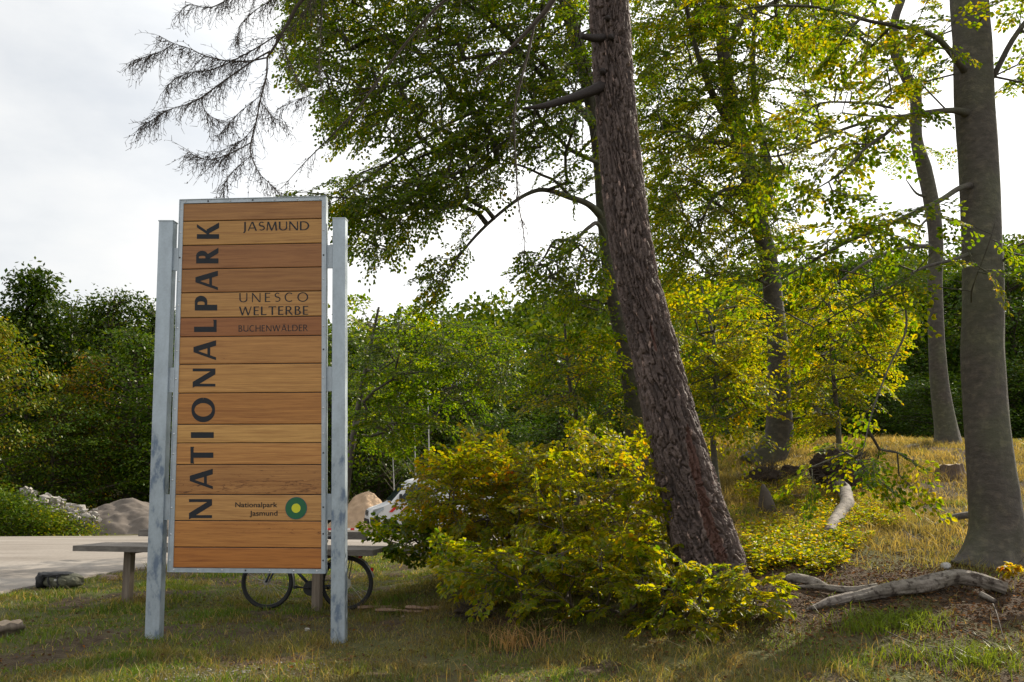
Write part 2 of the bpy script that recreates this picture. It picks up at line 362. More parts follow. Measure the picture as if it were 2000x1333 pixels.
M_stump = grain_wood('stump_wood', (.06, .04, .03), (.19, .13, .09), 2); M_stumptop = simple('stump_cut', (.30, .23, .16), .85, bump=.4, bscale=25)

# ---------------------------------------------------------------- ground
def axis(lo, hi, dense_lo, dense_hi, step, grow=1.09):
    a = list(np.arange(dense_lo, dense_hi+1e-6, step)); s = step
    while a[-1] < hi: s *= grow; a.append(a[-1]+s)
    s = step; pre = []
    x = a[0]
    while x > lo: s *= grow; x -= s; pre.append(x)
    return np.array(pre[::-1]+a)
xs = axis(-700, 700, -8, 9, .08); ys = axis(-300, 900, 5.5, 20, .08)
GX, GY = np.meshgrid(xs, ys); GZ = terrain(GX, GY)
nx, ny = len(xs), len(ys); ii = np.arange(ny-1)[:, None]*nx+np.arange(nx-1)[None]
Q = np.stack([ii, ii+1, ii+nx+1, ii+nx], -1).reshape(-1, 4)
m, t, b = mat('ground_soil'); L = t.links.new
g = N(t, 'ShaderNodeNewGeometry')
n1 = N(t, 'ShaderNodeTexNoise', i_Scale=.55, i_Detail=6.0, i_Roughness=.6); L(g.outputs['Position'], n1.inputs['Vector'])
n2 = N(t, 'ShaderNodeTexNoise', i_Scale=9.0, i_Detail=9.0, i_Roughness=.7); L(g.outputs['Position'], n2.inputs['Vector'])
n3 = N(t, 'ShaderNodeTexVoronoi', i_Scale=38.0); L(g.outputs['Position'], n3.inputs['Vector'])
ra = ramp(t, [(.28, (.050, .036, .022)), (.45, (.105, .078, .045)), (.58, (.085, .090, .030)), (.75, (.15, .12, .075))], n2.outputs[0])
rb = ramp(t, [(.3, (.060, .080, .022)), (.6, (.12, .115, .045)), (.8, (.17, .145, .10))], n2.outputs[0])
mx = N(t, 'ShaderNodeMix', data_type='RGBA'); rf = ramp(t, [(.40, (0, 0, 0)), (.60, (1, 1, 1))], n1.outputs[0]); L(rf.outputs[0], mx.inputs[0])
L(ra.outputs[0], mx.inputs[6]); L(rb.outputs[0], mx.inputs[7])
at = N(t, 'ShaderNodeAttribute', attribute_name='soil'); rs_ = ramp(t, [(.3, (.035, .024, .017)), (.55, (.085, .058, .038)), (.75, (.16, .115, .08))], n2.outputs[0])
m2 = N(t, 'ShaderNodeMix', data_type='RGBA'); L(at.outputs['Fac'], m2.inputs[0]); L(mx.outputs[2], m2.inputs[6]); L(rs_.outputs[0], m2.inputs[7])
L(m2.outputs[2], b.inputs['Base Color']); b.inputs['Roughness'].default_value = .95; b.inputs['Specular IOR Level'].default_value = .15
sm = N(t, 'ShaderNodeMath', operation='ADD'); L(n2.outputs[0], sm.inputs[0]); L(n3.outputs[0], sm.inputs[1])
bp = N(t, 'ShaderNodeBump', i_Strength=.8, i_Distance=.03); L(sm.outputs[0], bp.inputs['Height']); L(bp.outputs[0], b.inputs['Normal'])
M_soil = m
def soil(x, y):     # bare brown litter under the right-hand trees, and the worn strip before the board
    s1 = np.exp(-(((x-4.4)/2.9)**2+((y-9.5)/1.35)**2)**1.6)*(.55+.6*(fbm(x*1.9, y*1.9, 14, 3) > .44))
    s2 = np.exp(-((y-9.9)/.55)**2)*sst(1.0, -1, x)*.7*(fbm(x*1.1, y*1.1, 12) > .42)
    s3 = .85*(fbm(x*1.3, y*1.3, 15, 4) > .62)
    return np.clip(s1+s2+s3, 0, 1)
tagp(npmesh('ground', np.stack([GX, GY, GZ], -1), Q, mat=M_soil, smooth=True, attrs={'soil': ('POINT', soil(GX, GY))}), kind='structure')
# road
m, t, b = mat('road_concrete'); L = t.links.new
g = N(t, 'ShaderNodeNewGeometry'); n1 = N(t, 'ShaderNodeTexNoise', i_Scale=.35, i_Detail=8.0, i_Roughness=.6); mp = N(t, 'ShaderNodeMapping'); mp.inputs['Scale'].default_value = (.5, 1.6, 1)
L(g.outputs['Position'], mp.inputs[0]); L(mp.outputs[0], n1.inputs['Vector']); n2 = N(t, 'ShaderNodeTexNoise', i_Scale=14.0, i_Detail=6.0); L(g.outputs['Position'], n2.inputs['Vector'])
r = ramp(t, [(.3, (.16, .135, .11)), (.5, (.245, .215, .185)), (.7, (.30, .27, .24))], n1.outputs[0]); r2 = ramp(t, [(.3, (.8,)*3), (.7, (1.1,)*3)], n2.outputs[0])
mx = N(t, 'ShaderNodeMix', data_type='RGBA', blend_type='MULTIPLY'); mx.inputs[0].default_value = 1; L(r.outputs[0], mx.inputs[6]); L(r2.outputs[0], mx.inputs[7]); L(mx.outputs[2], b.inputs['Base Color'])
b.inputs['Roughness'].default_value = .9; bp = N(t, 'ShaderNodeBump', i_Strength=.3, i_Distance=.01); L(n2.outputs[0], bp.inputs['Height']); L(bp.outputs[0], b.inputs['Normal'])
rx = np.concatenate([np.linspace(-60, -14, 60), np.linspace(-13.8, 1.5, 240)]); s_ = np.linspace(0, 1, 110)**1.4
RX = np.broadcast_to(rx, (len(s_), len(rx))); yn = road_near(rx)+(fbm(rx*1.7, rx*0, 5)-.5)*.7; RY = yn+(road_far(rx)-yn)*s_[:, None]
RZ = terrain(RX, RY, False)+.035
RZ[0] -= .06; RZ[-1] -= .06
ii = np.arange(len(s_)-1)[:, None]*len(rx)+np.arange(len(rx)-1)[None]
tagp(npmesh('road', np.stack([RX, RY, RZ], -1), np.stack([ii, ii+1, ii+len(rx)+1, ii+len(rx)], -1).reshape(-1, 4), mat=m, smooth=True), kind='structure')

# ---------------------------------------------------------------- the park sign
def plane_hit(px, py, off=0.0):
    """point of the sign's plane under a pixel; off > 0 is towards the camera"""
    p0 = P(635., 1120., 9.35); pl = P(330., 1113., 9.47); u = pl-p0; u[2] = 0; u /= np.linalg.norm(u)
    n = np.array([u[1], -u[0], 0.]); n = n if n[1] < 0 else -n
    d = rays(px, py); o = np.array([0, 0, HC]); tt = ((p0-o)@n)/(d@n)
    return o+d*np.asarray(tt)[..., None]+n*off
SU = plane_hit(635., 1120.)-plane_hit(330., 1113.); SU[2] = 0; SU /= np.linalg.norm(SU); SN = np.array([SU[1], -SU[0], 0.])
if SN[1] > 0: SN = -SN
c_tl, c_tr, c_br, c_bl = [plane_hit(*q) for q in ((352., 391.), (637., 384.), (635.5, 1120.), (328.5, 1117.))]
sign_base = (P(296., 1240., 9.5)+P(661., 1243., 9.35))/2
SB = sign_base.copy(); SB[2] = 0
sign = empty('park_sign', SB, 'tall wooden national park board in a galvanised steel frame between two square posts', 'sign')
def slab(mb, quad, front, back):
    """quad of 4 plane points (tl,tr,br,bl) -> solid between two offsets along SN"""
    q = np.array(quad); a = q+SN*front; b_ = q+SN*back
    mb.add(np.vstack([a, b_]), [[0,3,2,1],[4,5,6,7],[0,1,5,4],[1,2,6,5],[2,3,7,6],[3,0,4,7]])
def inner(a, b, k): return a+(b-a)*k
# left/right edge param: frame inner edges
itl, itr, ibr, ibl = [plane_hit(*q) for q in ((359., 398.), (629., 392.), (628., 1112.), (338.5, 1109.5))]
def board_pt(u, v): return (itl*(1-u)+itr*u)*(1-v)+(ibl*(1-u)+ibr*u)*v
def v_of(px, py):
    p = plane_hit(px, py)
    a, b = 0., 1.
    for _ in range(40):
        m_ = (a+b)/2
        if board_pt(.5, m_)[2] > p[2]: a = m_
        else: b = m_
    return (a+b)/2
seams = [v_of(495., y) for y in (430, 477.5, 524, 570.5, 619.5, 657, 711, 767.5, 829, 865.5, 908, 966.5, 1018, 1070)]
vs = [0]+seams+[1]
pc = [(.30,.132,.044),(.38,.185,.058),(.265,.105,.036),(.28,.118,.038),(.39,.190,.064),(.27,.096,.032),(.38,.170,.054),(.43,.205,.066),(.36,.145,.038),(.48,.245,.082),(.44,.195,.060),(.34,.150,.050),(.42,.205,.074),(.40,.160,.042),(.36,.125,.026)]
dirt = [0, .0, .02, 0, 0, 0, .03, 0, 0, 0, 0, .13, .045, .07, .03]
V, Qs, cc, pid, dd = [], [], [], [], []
for k in range(15):
    a, b_ = vs[k]+.0012, vs[k+1]-.0012; n0 = len(V)*8; e = .0016
    fr = [board_pt(0, a), board_pt(1, a), board_pt(1, b_), board_pt(0, b_)]
    NU = 24
    base = sum(len(x) for x in V); q = []; pc[k] = (min(.6, pc[k][0]*1.16), pc[k][1]*1.22, pc[k][2]*1.08)
    us = np.linspace(0, 1, NU+1)
    rows = []
    for (vv, off) in ((a, -.012), (a, .0), (a+e*.8, .003), (a+(b_-a)*.5, .0035), (b_-e*.8, .003), (b_, .0), (b_, -.012)):
        rows.append([board_pt(u, vv)+SN*(off-.004) for u in us])
    rows = np.array(rows); V.append(rows.reshape(-1, 3))
    for i in range(6):
        for j in range(NU):
            q.append([base+i*(NU+1)+j, base+(i+1)*(NU+1)+j, base+(i+1)*(NU+1)+j+1, base+i*(NU+1)+j+1])
            cc.append(pc[k]); pid.append(k+1)
            fade = 1
            if k == 11: fade = 1.0 if i >= 3 else .55
            if k == 13: fade = 1.0 if i < 3 else .2
            if k == 12: fade = 1.2 if (i >= 3 and j > 8) else .3
            dd.append(dirt[k]*fade)
    Qs += q
npmesh('board_panel', np.vstack(V), Qs, col=cc, mat=M_wood, parent=sign, attrs={'pid': ('FACE', pid), 'dirt': ('FACE', dd)})
mb = MB(); slab(mb, [itl, itr, ibr, ibl], -.018, -.045); mb.build('backing_board', M_screwd, sign)
# frame rails
fr = MB()
slab(fr, [c_tl, c_tr, inner(itr, c_tr, 0), itl], .006, -.05)
slab(fr, [ibl, ibr, c_br, c_bl], .006, -.05)
slab(fr, [c_tl+SU*0, itl-np.array([0, 0, .0]), ibl, c_bl], .0085, -.05)
slab(fr, [itr, c_tr, c_br, ibr], .0085, -.05)
# welded rim standing round the face
def bar_between(mb, a, b, w_, f0, f1):
    a = np.array(a); b = np.array(b); d = nrm(b-a); s = np.cross(d, SN)*w_/2
    q = [a-s, a+s, b+s, b-s]; slab(mb, q, f0, f1)
for a, b_ in ((c_tl, c_bl), (c_tr, c_br)): bar_between(fr, a, b_, .008, .016, -.06)
for a, b_ in ((c_tl, c_tr), (c_bl, c_br)): bar_between(fr, a, b_, .007, .014, -.06)
fr.build('frame', M_galvf, sign)
# screws
scr = [(x, 394.5-(x-363)*.022, 0) for x in (363, 450, 537, 581, 625)]+[(407, 393.5, 1), (494, 391.5, 1)]
def lx(y, s): return 355.5-(y-391)*.0328 if s == 0 else 632.5-(y-391)*.0012
scr += [(lx(y, 0), y, int(y == 504)) for y in (410, 455, 504, 550, 597, 641, 686, 741, 800, 848, 887, 938, 992, 1044, 1095)]
scr += [(lx(y, 1), y, int(y in (499, 683, 885, 991, 1043, 1095))) for y in (404, 450, 499, 545, 593, 637, 683, 738, 797, 847, 885, 937, 991, 1043, 1095)]
scr += [(x, 1113.+(x-340)*.01, int(x == 480)) for x in (340, 387, 434, 480, 527, 574, 619)]
for x, y, dk in scr:
    c = plane_hit(float(x), float(y), .0085); r_ = .010
    th = np.linspace(0, 2*np.pi, 10, endpoint=False); up = np.array([0, 0, 1.])
    rg = [c+(SU*np.cos(a)+up*np.sin(a))*r_ for a in th]; rg2 = [c+SN*.005+(SU*np.cos(a)+up*np.sin(a))*r_*.7 for a in th]
    V = np.vstack([rg, rg2, [c+SN*.006]]); q = [[k, (k+1) % 10, 10+(k+1) % 10, 10+k] for k in range(10)]; tr = [[10+k, 10+(k+1) % 10, 20] for k in range(10)]
    npmesh('screw', V, q, tr, mat=M_screwd if dk else M_screw, parent=sign, smooth=True)
# posts
def post(tx0, tx1, ty, bx0, bx1, by, depth):
    a, b, c, d = [plane_hit(*q) for q in ((tx0, ty), (tx1, ty), (bx1, by), (bx0, by))]
    ex = np.array([0, 0, -.25])
    mb = MB(); f0, f1 = .012, .012-depth
    # hollow square section: front, back and two side walls with small rounded edges
    h = .006
    top = [a, b]; bot = [d+ex, c+ex]
    sec = []
    for L_, R_ in ((a, b), (d+ex, c+ex)):
        w_ = R_-L_; ww = np.linalg.norm(w_); wd = w_/ww
        pts = []
        for (u, f) in ((h, f0), (ww-h, f0), (ww, f0-h), (ww, f1+h), (ww-h, f1), (h, f1), (0, f1+h), (0, f0-h)):
            pts.append(L_+wd*u+SN*f)
        sec.append(pts)
    V = np.array(sec[0]+sec[1]); q = [[k, 8+k, 8+(k+1) % 8, (k+1) % 8] for k in range(8)]
    mb.add(V, q); mb.add(np.array(sec[0][:4]+sec[0][4:]), [[0, 1, 2, 3], [0, 3, 4, 7], [4, 5, 6, 7]])
    o = mb.build('post', M_galv, sign)
    cm_ = MB(); w_ = b-a
    slab(cm_, [a-w_*.03+np.array([0, 0, .012]), b+w_*.03+np.array([0, 0, .012]), b+w_*.03, a-w_*.03], f0+.004, f1-.004); cm_.build('post_cap', M_galvf, o)
post(311., 339., 433., 284., 312., 1240., .115)
post(650., 674.5, 428., 647., 675., 1243., .115)
for side, ybs in ((0, ((484, 528), (718, 766), (966, 1016))), (1, ((478, 523), (716, 764), (965, 1016)))):
    for y0, y1 in ybs:
        if side == 0: xa0, xb0 = 338.-(y0-433)*.033, 352.-(y0-391)*.033
        else: xa0, xb0 = 636.5, 650.
        mb = MB(); slab(mb, [plane_hit(xa0-4, y0), plane_hit(xb0+2, y0), plane_hit(xb0+2, y1), plane_hit(xa0-4, y1)], -.02, -.045); mb.build('bracket', M_galvf, sign)

# ---------- lettering
def strip(pts, wds):
    pts = np.array(pts, float); wds = np.broadcast_to(np.array(wds, float), (len(pts),)); tg = nrm(np.gradient(pts, axis=0)); nn = np.stack([-tg[:, 1], tg[:, 0]], -1)
    a = pts+nn*wds[:, None]/2; b = pts-nn*wds[:, None]/2
    return [[a[i], b[i], b[i+1], a[i+1]] for i in range(len(pts)-1)]
def rect(x0, y0, x1, y1): return [[(x0, y0), (x1, y0), (x1, y1), (x0, y1)]]
def diag(x0, x1, w, y0=0, y1=1): return [[(x0-w/2, y0), (x0+w/2, y0), (x1+w/2, y1), (x1-w/2, y1)]]
def arc(cx, cy, rx, ry, a0, a1, wv, wh, n=26):
    th = np.radians(np.linspace(a0, a1, n)); return strip(np.stack([cx+rx*np.cos(th), cy+ry*np.sin(th)], -1), wv*np.abs(np.cos(th))**1.2+wh*(1-np.abs(np.cos(th))**1.2))
def glyph(ch, T, t):
    h = T/2; k = t/2
    if ch in 'AÄ':
        w = .86; g = diag(k, w*.47, t)+diag(w-h, w*.47+h*.4, T)+rect(.2, .26, w-.26, .26+t)
        if ch == 'Ä': g += arc(w*.33, 1.12, .035, .035, 0, 360, .07, .07, 12)+arc(w*.66, 1.12, .035, .035, 0, 360, .07, .07, 12)
        return g, w
    if ch == 'N': w = .84; return rect(.03, 0, .03+t, 1)+diag(w-h*1.1, h*.9, T*1.15)+rect(w-t, 0, w, 1), w
    if ch == 'T': w = .74; return rect(0, 1-t*1.1, w, 1)+rect(w/2-h, 0, w/2+h, 1-t)+[[(0, 1-t), (t*.5, 1-t), (t*.3, .84), (0, .84)], [(w-t*.5, 1-t), (w, 1-t), (w, .84), (w-t*.3, .84)]], w
    if ch == 'I': return rect(0.02, 0, .02+T, 1), T+.04
    if ch == 'O': w = 1.04; return arc(w/2, .5, w/2-h, .5-k+.015, 0, 360, T, t, 40), w
    if ch == 'L': w = .54; return rect(0, 0, T, 1)+rect(T, 0, w, t*1.1)+[[(w-t*.5, t), (w, t), (w, .16), (w-t*.2, .16)]], w
    if ch == 'P': w = .6; return rect(0, 0, T, 1)+rect(T, 1-t, w*.52, 1)+rect(T, .44, w*.52, .44+t)+arc(w*.52, .72, w*.48-h, .28-k, -90, 90, T, t), w
    if ch == 'R': w = .70; return rect(0, 0, T, 1)+rect(T, 1-t, w*.44, 1)+rect(T, .46, w*.44, .46+t)+arc(w*.44, .73, w*.40-h, .27-k, -90, 90, T, t)+diag(w-h*.8, w*.42, T*1.1, 0, .5), w
    if ch == 'K': w = .74; return rect(0, 0, T, 1)+diag(T, w-t*.7, t*1.3, .44, 1)+diag(w-h*.5, T+.10, T*1.15, 0, .56), w
    if ch == 'J': w = .34; return rect(w-T, .02, w, 1)+arc(w-T/2-.22, .02, .22, .24, -70, 0, T, t, 10), w
    if ch == 'S':
        w = .52; th = np.radians(np.linspace(40, 270, 22)); a = np.stack([w*.5+(w*.42)*np.cos(th)*.98, .74+(.26-k)*np.sin(th)], -1)
        th2 = np.radians(np.linspace(90, -140, 22)); b = np.stack([w*.5+(w*.46)*np.cos(th2), .255+(.25-k)*np.sin(th2)], -1)
        b[:, 1] += (a[-1, 1]-b[0, 1])*np.linspace(1, 0, 22); p = np.vstack([a, b[1:]]); n = len(p); x = np.linspace(-1, 1, n)
        return strip(p, t+(T-t)*np.exp(-(x/.4)**2)), w
    if ch == 'M': w = .98; return diag(.06, .14, t)+diag(w/2, .14+h*.4, T)+diag(w/2, w-.16, t)+diag(w-.06, w-.15, T), w
    if ch == 'W': w = 1.22; return diag(.33, .06, T)+diag(.33, .60, t)+diag(.90, .60, T)+diag(.90, w-.04, t), w
    if ch == 'U': w = .76; return rect(0, .34, T, 1)+rect(w-t, .34, w, 1)+arc(w/2+(T-t)/4, .34, w/2-(T+t)/4, .34-k, 180, 360, T, t), w
    if ch == 'D': w = .86; return rect(0, 0, T, 1)+rect(T, 1-t, w*.4, 1)+rect(T, 0, w*.4, t)+arc(w*.4, .5, w*.6-h, .5-k, -90, 90, T, t), w
    if ch == 'E': w = .52; return rect(0, 0, T, 1)+rect(T, 1-t, w, 1)+rect(T, 0, w, t)+rect(T, .48, w*.9, .48+t), w
    if ch == 'C': w = .80; return arc(w*.58, .5, w*.58-h, .5-k+.01, 52, 308, T, t), w
    if ch == 'B': w = .60; return rect(0, 0, T, 1)+rect(T, 1-t, w*.45, 1)+rect(T, 0, w*.5, t)+rect(T, .5, w*.48, .5+t)+arc(w*.45, .765, w*.42-h, .235-k, -90, 90, T, t)+arc(w*.5, .27, w*.5-h, .27-k, -90, 90, T, t), w
    if ch == 'H': w = .80; return rect(0, 0, T, 1)+rect(w-T, 0, w, 1)+rect(T, .48, w-T, .48+t), w
    return [], .3
OFF = [0.0]
def put_polys(mb, polys, f):
    for p in polys:
        pts = np.array([f(x, y) for x, y in p]); OFF[0] += 1
        z = .0006+.00006*(OFF[0] % 7)
        pts = pts+SN*z
        nn = np.cross(pts[1]-pts[0], pts[2]-pts[1])
        mb.add(pts if nn@SN > 0 else pts[::-1], [[0, 1, 2, 3]])
def along(a, b, k): return (1-k)*a+k*b
# vertical word, read from bottom to top: (letter, y_top, y_bottom)
word = [('K',435,467),('R',484,515),('A',529,567),('P',578,607),('L',625,649),('A',665,704),('N',720,758),('O',777,825),('I',844.5,856),('T',873,906),('A',916,956),('N',975,1015)]
mb = MB()
for ch, y0, y1 in word:
    g, w_ = glyph(ch, .235 if ch != 'I' else .235, .125)
    xs_ = [p[0] for q in g for p in q]; a, b_ = min(xs_), max(xs_)
    xl = 384.5-(y0-435)*.0285; xr = xl+43.5+(y0-435)*.003
    A1, A2 = plane_hit(xr, float(y1)), plane_hit(xr, float(y0))      # baseline end points (bottom -> top), baseline on the right
    B1, B2 = plane_hit(xl, float(y1)), plane_hit(xl, float(y0))
    put_polys(mb, g, lambda x, y: along(along(A1, A2, (x-a)/(b_-a)), along(B1, B2, (x-a)/(b_-a)), y))
o = mb.build('lettering', M_ink, sign)
def htext(s, x0, x1, yb, yt, T, t, sp, slope=-.011):
    gl = [glyph(c, T, t) for c in s]; tot = sum(g[1] for g in gl)+sp*(len(s)-1); mb = MB(); cur = 0
    def f(x, y):
        k = x/tot; px = x0+(x1-x0)*k; return plane_hit(px, yb+(yt-yb)*y+slope*(px-x0))
    for g, w_ in gl:
        put_polys(mb, g, lambda x, y: f(cur+x, y)); cur += w_+sp
    return mb.build('lettering', M_ink, sign)
htext('JASMUND', 473., 604., 451.5, 434., .15, .10, .17)
htext('UNESCO', 467.5, 602., 591., 573., .125, .09, .42)
htext('WELTERBE', 467., 602., 616.5, 599.5, .15, .095, .20)
htext('BUCHENWÄLDER', 466., 601., 648.5, 636., .14, .10, .17)
def font_text(s, x0, x1, yb, h):
    cu = bpy.data.curves.new('t', 'FONT'); cu.body = s; cu.offset = .016; o = bpy.data.objects.new('t', cu); COL.objects.link(o)
    dg = bpy.context.evaluated_depsgraph_get(); dg.update(); me = bpy.data.meshes.new_from_object(o.evaluated_get(dg)); bpy.data.objects.remove(o)
    v = np.array([p.co[:] for p in me.vertices]); mn, mxx = v[:, 0].min(), v[:, 0].max()
    T = []
    for p in me.polygons:
        vi = list(p.vertices); T += [[vi[0], vi[i], vi[i+1]] for i in range(1, len(vi)-1)]
    px = x0+(v[:, 0]-mn)/(mxx-mn)*(x1-x0); py = yb-v[:, 1]*h/.7
    W = plane_hit(px, py)+SN*.001
    return npmesh('lettering', W, None, T, mat=M_inks, parent=sign)
font_text('Nationalpark', 459.5, 542., 991., 9.6); font_text('Jasmund', 487.5, 542., 1007.5, 9.6)
def disc(px, py, r_px, off, m_, parent):
    c = plane_hit(px, py, off); r_ = r_px/F*9.4; th = np.linspace(0, 2*np.pi, 48, endpoint=False)
    V = [c+(SU*np.cos(a)+np.array([0, 0, 1])*np.sin(a))*r_ for a in th]; V2 = [v-SN*.004 for v in V]
    return npmesh('disc', np.vstack([V, V2, [c]]), [[k, 48+k, 48+(k+1) % 48, (k+1) % 48] for k in range(48)], [[k, (k+1) % 48, 96] for k in range(48)], mat=m_, parent=parent)
em = disc(578.5, 993., 21.3, .0035, M_emb, sign); em.name = 'emblem'
e2 = disc(578.5, 993., 20.3, .0045, M_emg, em); e2.name = 'emblem_ring'
e3 = disc(578.5, 993., 8.8, .0055, M_emy, em); e3.name = 'emblem_centre'

#REST

# ---------------------------------------------------------------- trees
def pal(name, n):
    """leaf base colours, real-world values"""
    T = {'green': [(.035, .085, .012), (.055, .11, .014), (.075, .125, .016), (.10, .13, .016)],
         'deep': [(.022, .055, .012), (.03, .07, .012), (.045, .085, .014), (.06, .09, .014)],
         'lime': [(.085, .14, .014), (.12, .165, .016), (.155, .175, .016), (.19, .17, .018)],
         'gold': [(.15, .165, .016), (.19, .175, .018), (.22, .17, .02), (.24, .14, .02)],
         'rust': [(.25, .12, .02), (.28, .09, .018), (.20, .06, .016), (.24, .15, .02)]}[name]
    T = np.array(T); k = rng.random(n)*(len(T)-1); i = np.minimum(k.astype(int), len(T)-2); f = (k-i)[:, None]
    return T[i]*(1-f)+T[i+1]*f
def mixpal(n, weights, groups=None):
    """weights: list of (palette, share); groups: per-spray index so that whole sprays share a hue"""
    names = [w_[0] for w_ in weights]; p = np.array([w_[1] for w_ in weights], float); p /= p.sum(); cum = np.cumsum(p)
    r_ = rng.random(n)
    if groups is not None: gr = rng.random(groups.max()+1); r_ = np.clip(.5*gr[groups]+.5*r_, 0, .9999)
    idx = np.searchsorted(cum, r_); out = np.zeros((n, 3))
    for k, nm in enumerate(names):
        mk = idx == k; out[mk] = pal(nm, mk.sum())
    return out*rng.uniform(.8, 1.25, (n, 1))*np.array([1.14, 1.04, .45])
def in_poly(x, y, poly):
    x = np.asarray(x); c = np.zeros(x.shape, bool); n = len(poly)
    for i in range(n):
        x1, y1 = poly[i]; x2, y2 = poly[(i+1) % n]
        c ^= ((y1 > y) != (y2 > y)) & (x < (x2-x1)*(y-y1)/(y2-y1+1e-9)+x1)
    return c
def fill(poly, Y0, Y1, n, zmin=.12):
    """n points spread through the volume that a region of the view bounds between two distances"""
    a = np.array(poly, float); out = []
    lo, hi = a.min(0), a.max(0); got = 0
    while got < n:
        q = rng.uniform(lo, hi, (n*3, 2)); q = q[in_poly(q[:, 0], q[:, 1], poly)]
        if not len(q): continue
        p = P(q[:, 0], q[:, 1], rng.uniform(Y0, Y1, len(q)))
        before = len(q); p = p[p[:, 2] > terrain(p[:, 0], p[:, 1])+zmin]
        out.append(p); got += len(p)
        if got == 0 and len(out) > 30: break
    return np.vstack(out)[:n]
def thin(p, dmin):
    keep = []
    for q in p:
        if not keep or np.min(np.linalg.norm(np.array(keep)-q, axis=1)) > dmin: keep.append(q)
    return np.array(keep)
class Skel:
    def __init__(s): s.p = []; s.par = []; s.len = []; s.fix = []; s.tip = []; s.dir = []
    def add(s, p, par, fix=0.0):
        s.p.append(np.array(p, float)); s.par.append(par); s.len.append(0 if par < 0 else s.len[par]+np.linalg.norm(s.p[-1]-s.p[par])); s.fix.append(fix); return len(s.p)-1
    def limb(s, pts, rad, attach=None, k=5):
        """hand-set limb; becomes a smooth tube as well as skeleton nodes"""
        pts = smooth_path(pts, k); rad = np.interp(np.linspace(0, 1, len(pts)), np.linspace(0, 1, len(rad)), rad)
        pr = -1
        if s.p:
            d = np.linalg.norm(np.array(s.p)-pts[0], axis=1); pr = int(d.argmin())
        for q, r_ in zip(pts, rad): pr = s.add(q, pr, r_)
        return pts, rad
    def grow(s, att, step=.35, bal=.22, arch=.06, wob=.09):
        att = np.array(att); root = np.array(s.p)
        d0 = np.array([np.min(np.linalg.norm(root-a, axis=1)) for a in att]); att = att[np.argsort(d0)]
        buf = np.zeros((len(s.p)+len(att)*40, 3)); bl = np.zeros(len(buf)); n = len(s.p); buf[:n] = s.p; bl[:n] = s.len
        for a in att:
            dv = a-buf[:n]; d = np.linalg.norm(dv, axis=1); cost = d+bal*bl[:n]*.5+np.where(dv[:, 2] < -.6*d, .25*d, 0)
            k = int(cost.argmin()); L_ = d[k]; m_ = max(1, min(30, int(L_/step))); pr = k
            ax = rng.normal(0, 1, 3)*wob*L_; ax2 = rng.normal(0, 1, 3)*wob*.4*L_
            for i in range(1, m_+1):
                f = i/m_; q = buf[k]+dv[k]*f+ax*math.sin(math.pi*f)+ax2*math.sin(2*math.pi*f)+np.array([0, 0, arch*L_*math.sin(math.pi*f)])
                if i == m_: q = a
                pr = s.add(q, pr); buf[n] = q; bl[n] = s.len[-1]; n += 1
            s.tip.append(pr)
            s.dir.append(nrm(s.p[pr]-s.p[s.par[pr]]))
    def edges(s, r0=.006, e=.5):
        n = len(s.p); c = np.zeros(n)
        for t_ in s.tip: c[t_] += 1
        for i in range(n-1, 0, -1):
            if s.par[i] >= 0: c[s.par[i]] += c[i]
        r_ = r0*np.maximum(c, .6)**e; p = np.array(s.p); A, B, ra, rb = [], [], [], []
        for i in range(n):
            j = s.par[i]
            if j < 0 or s.fix[i] > 0: continue
            A.append(p[j]); B.append(p[i]); ra.append(min(r_[i]*1.08, r_[j]) if not s.fix[j] else r_[i]*1.15); rb.append(r_[i])
        return np.array(A), np.array(B), np.array(ra), np.array(rb)
def spray_proto(seed, nside=9, fan=.55, sp=.055):
    r_ = random.Random(seed); lf = []; tw = []
    def twig(x, y, ang, ln, lvl):
        n = max(2, int(ln/sp)); px_, py_ = x, y; a = ang
        for i in range(n):
            a += r_.uniform(-.12, .12); nx_, ny_ = px_+math.cos(a)*ln/n, py_+math.sin(a)*ln/n
            tw.append((px_, py_, nx_, ny_, lvl)); px_, py_ = nx_, ny_
            s = 1 if i % 2 else -1
            if lvl or i > n*.25: lf.append((px_, py_, a+s*r_.uniform(.45, 1.1)))
            if i == n-1: lf.append((px_, py_, a+r_.uniform(-.2, .2)))
            if lvl == 0 and i < n-1 and i >= 1: twig(px_, py_, a+s*r_.uniform(.6, 1.0), (fan*(1-.7*i/n))*r_.uniform(.6, 1.15), 1)
    twig(0, 0, 0, 1, 0)
    return np.array(lf), np.array(tw)
PROTO = [spray_proto(k, sp=.062) for k in range(10)]
PROTO_S = [spray_proto(90+k, sp=.078, fan=.5) for k in range(10)]
PROTO_D = [spray_proto(50+k, sp=.048) for k in range(8)]
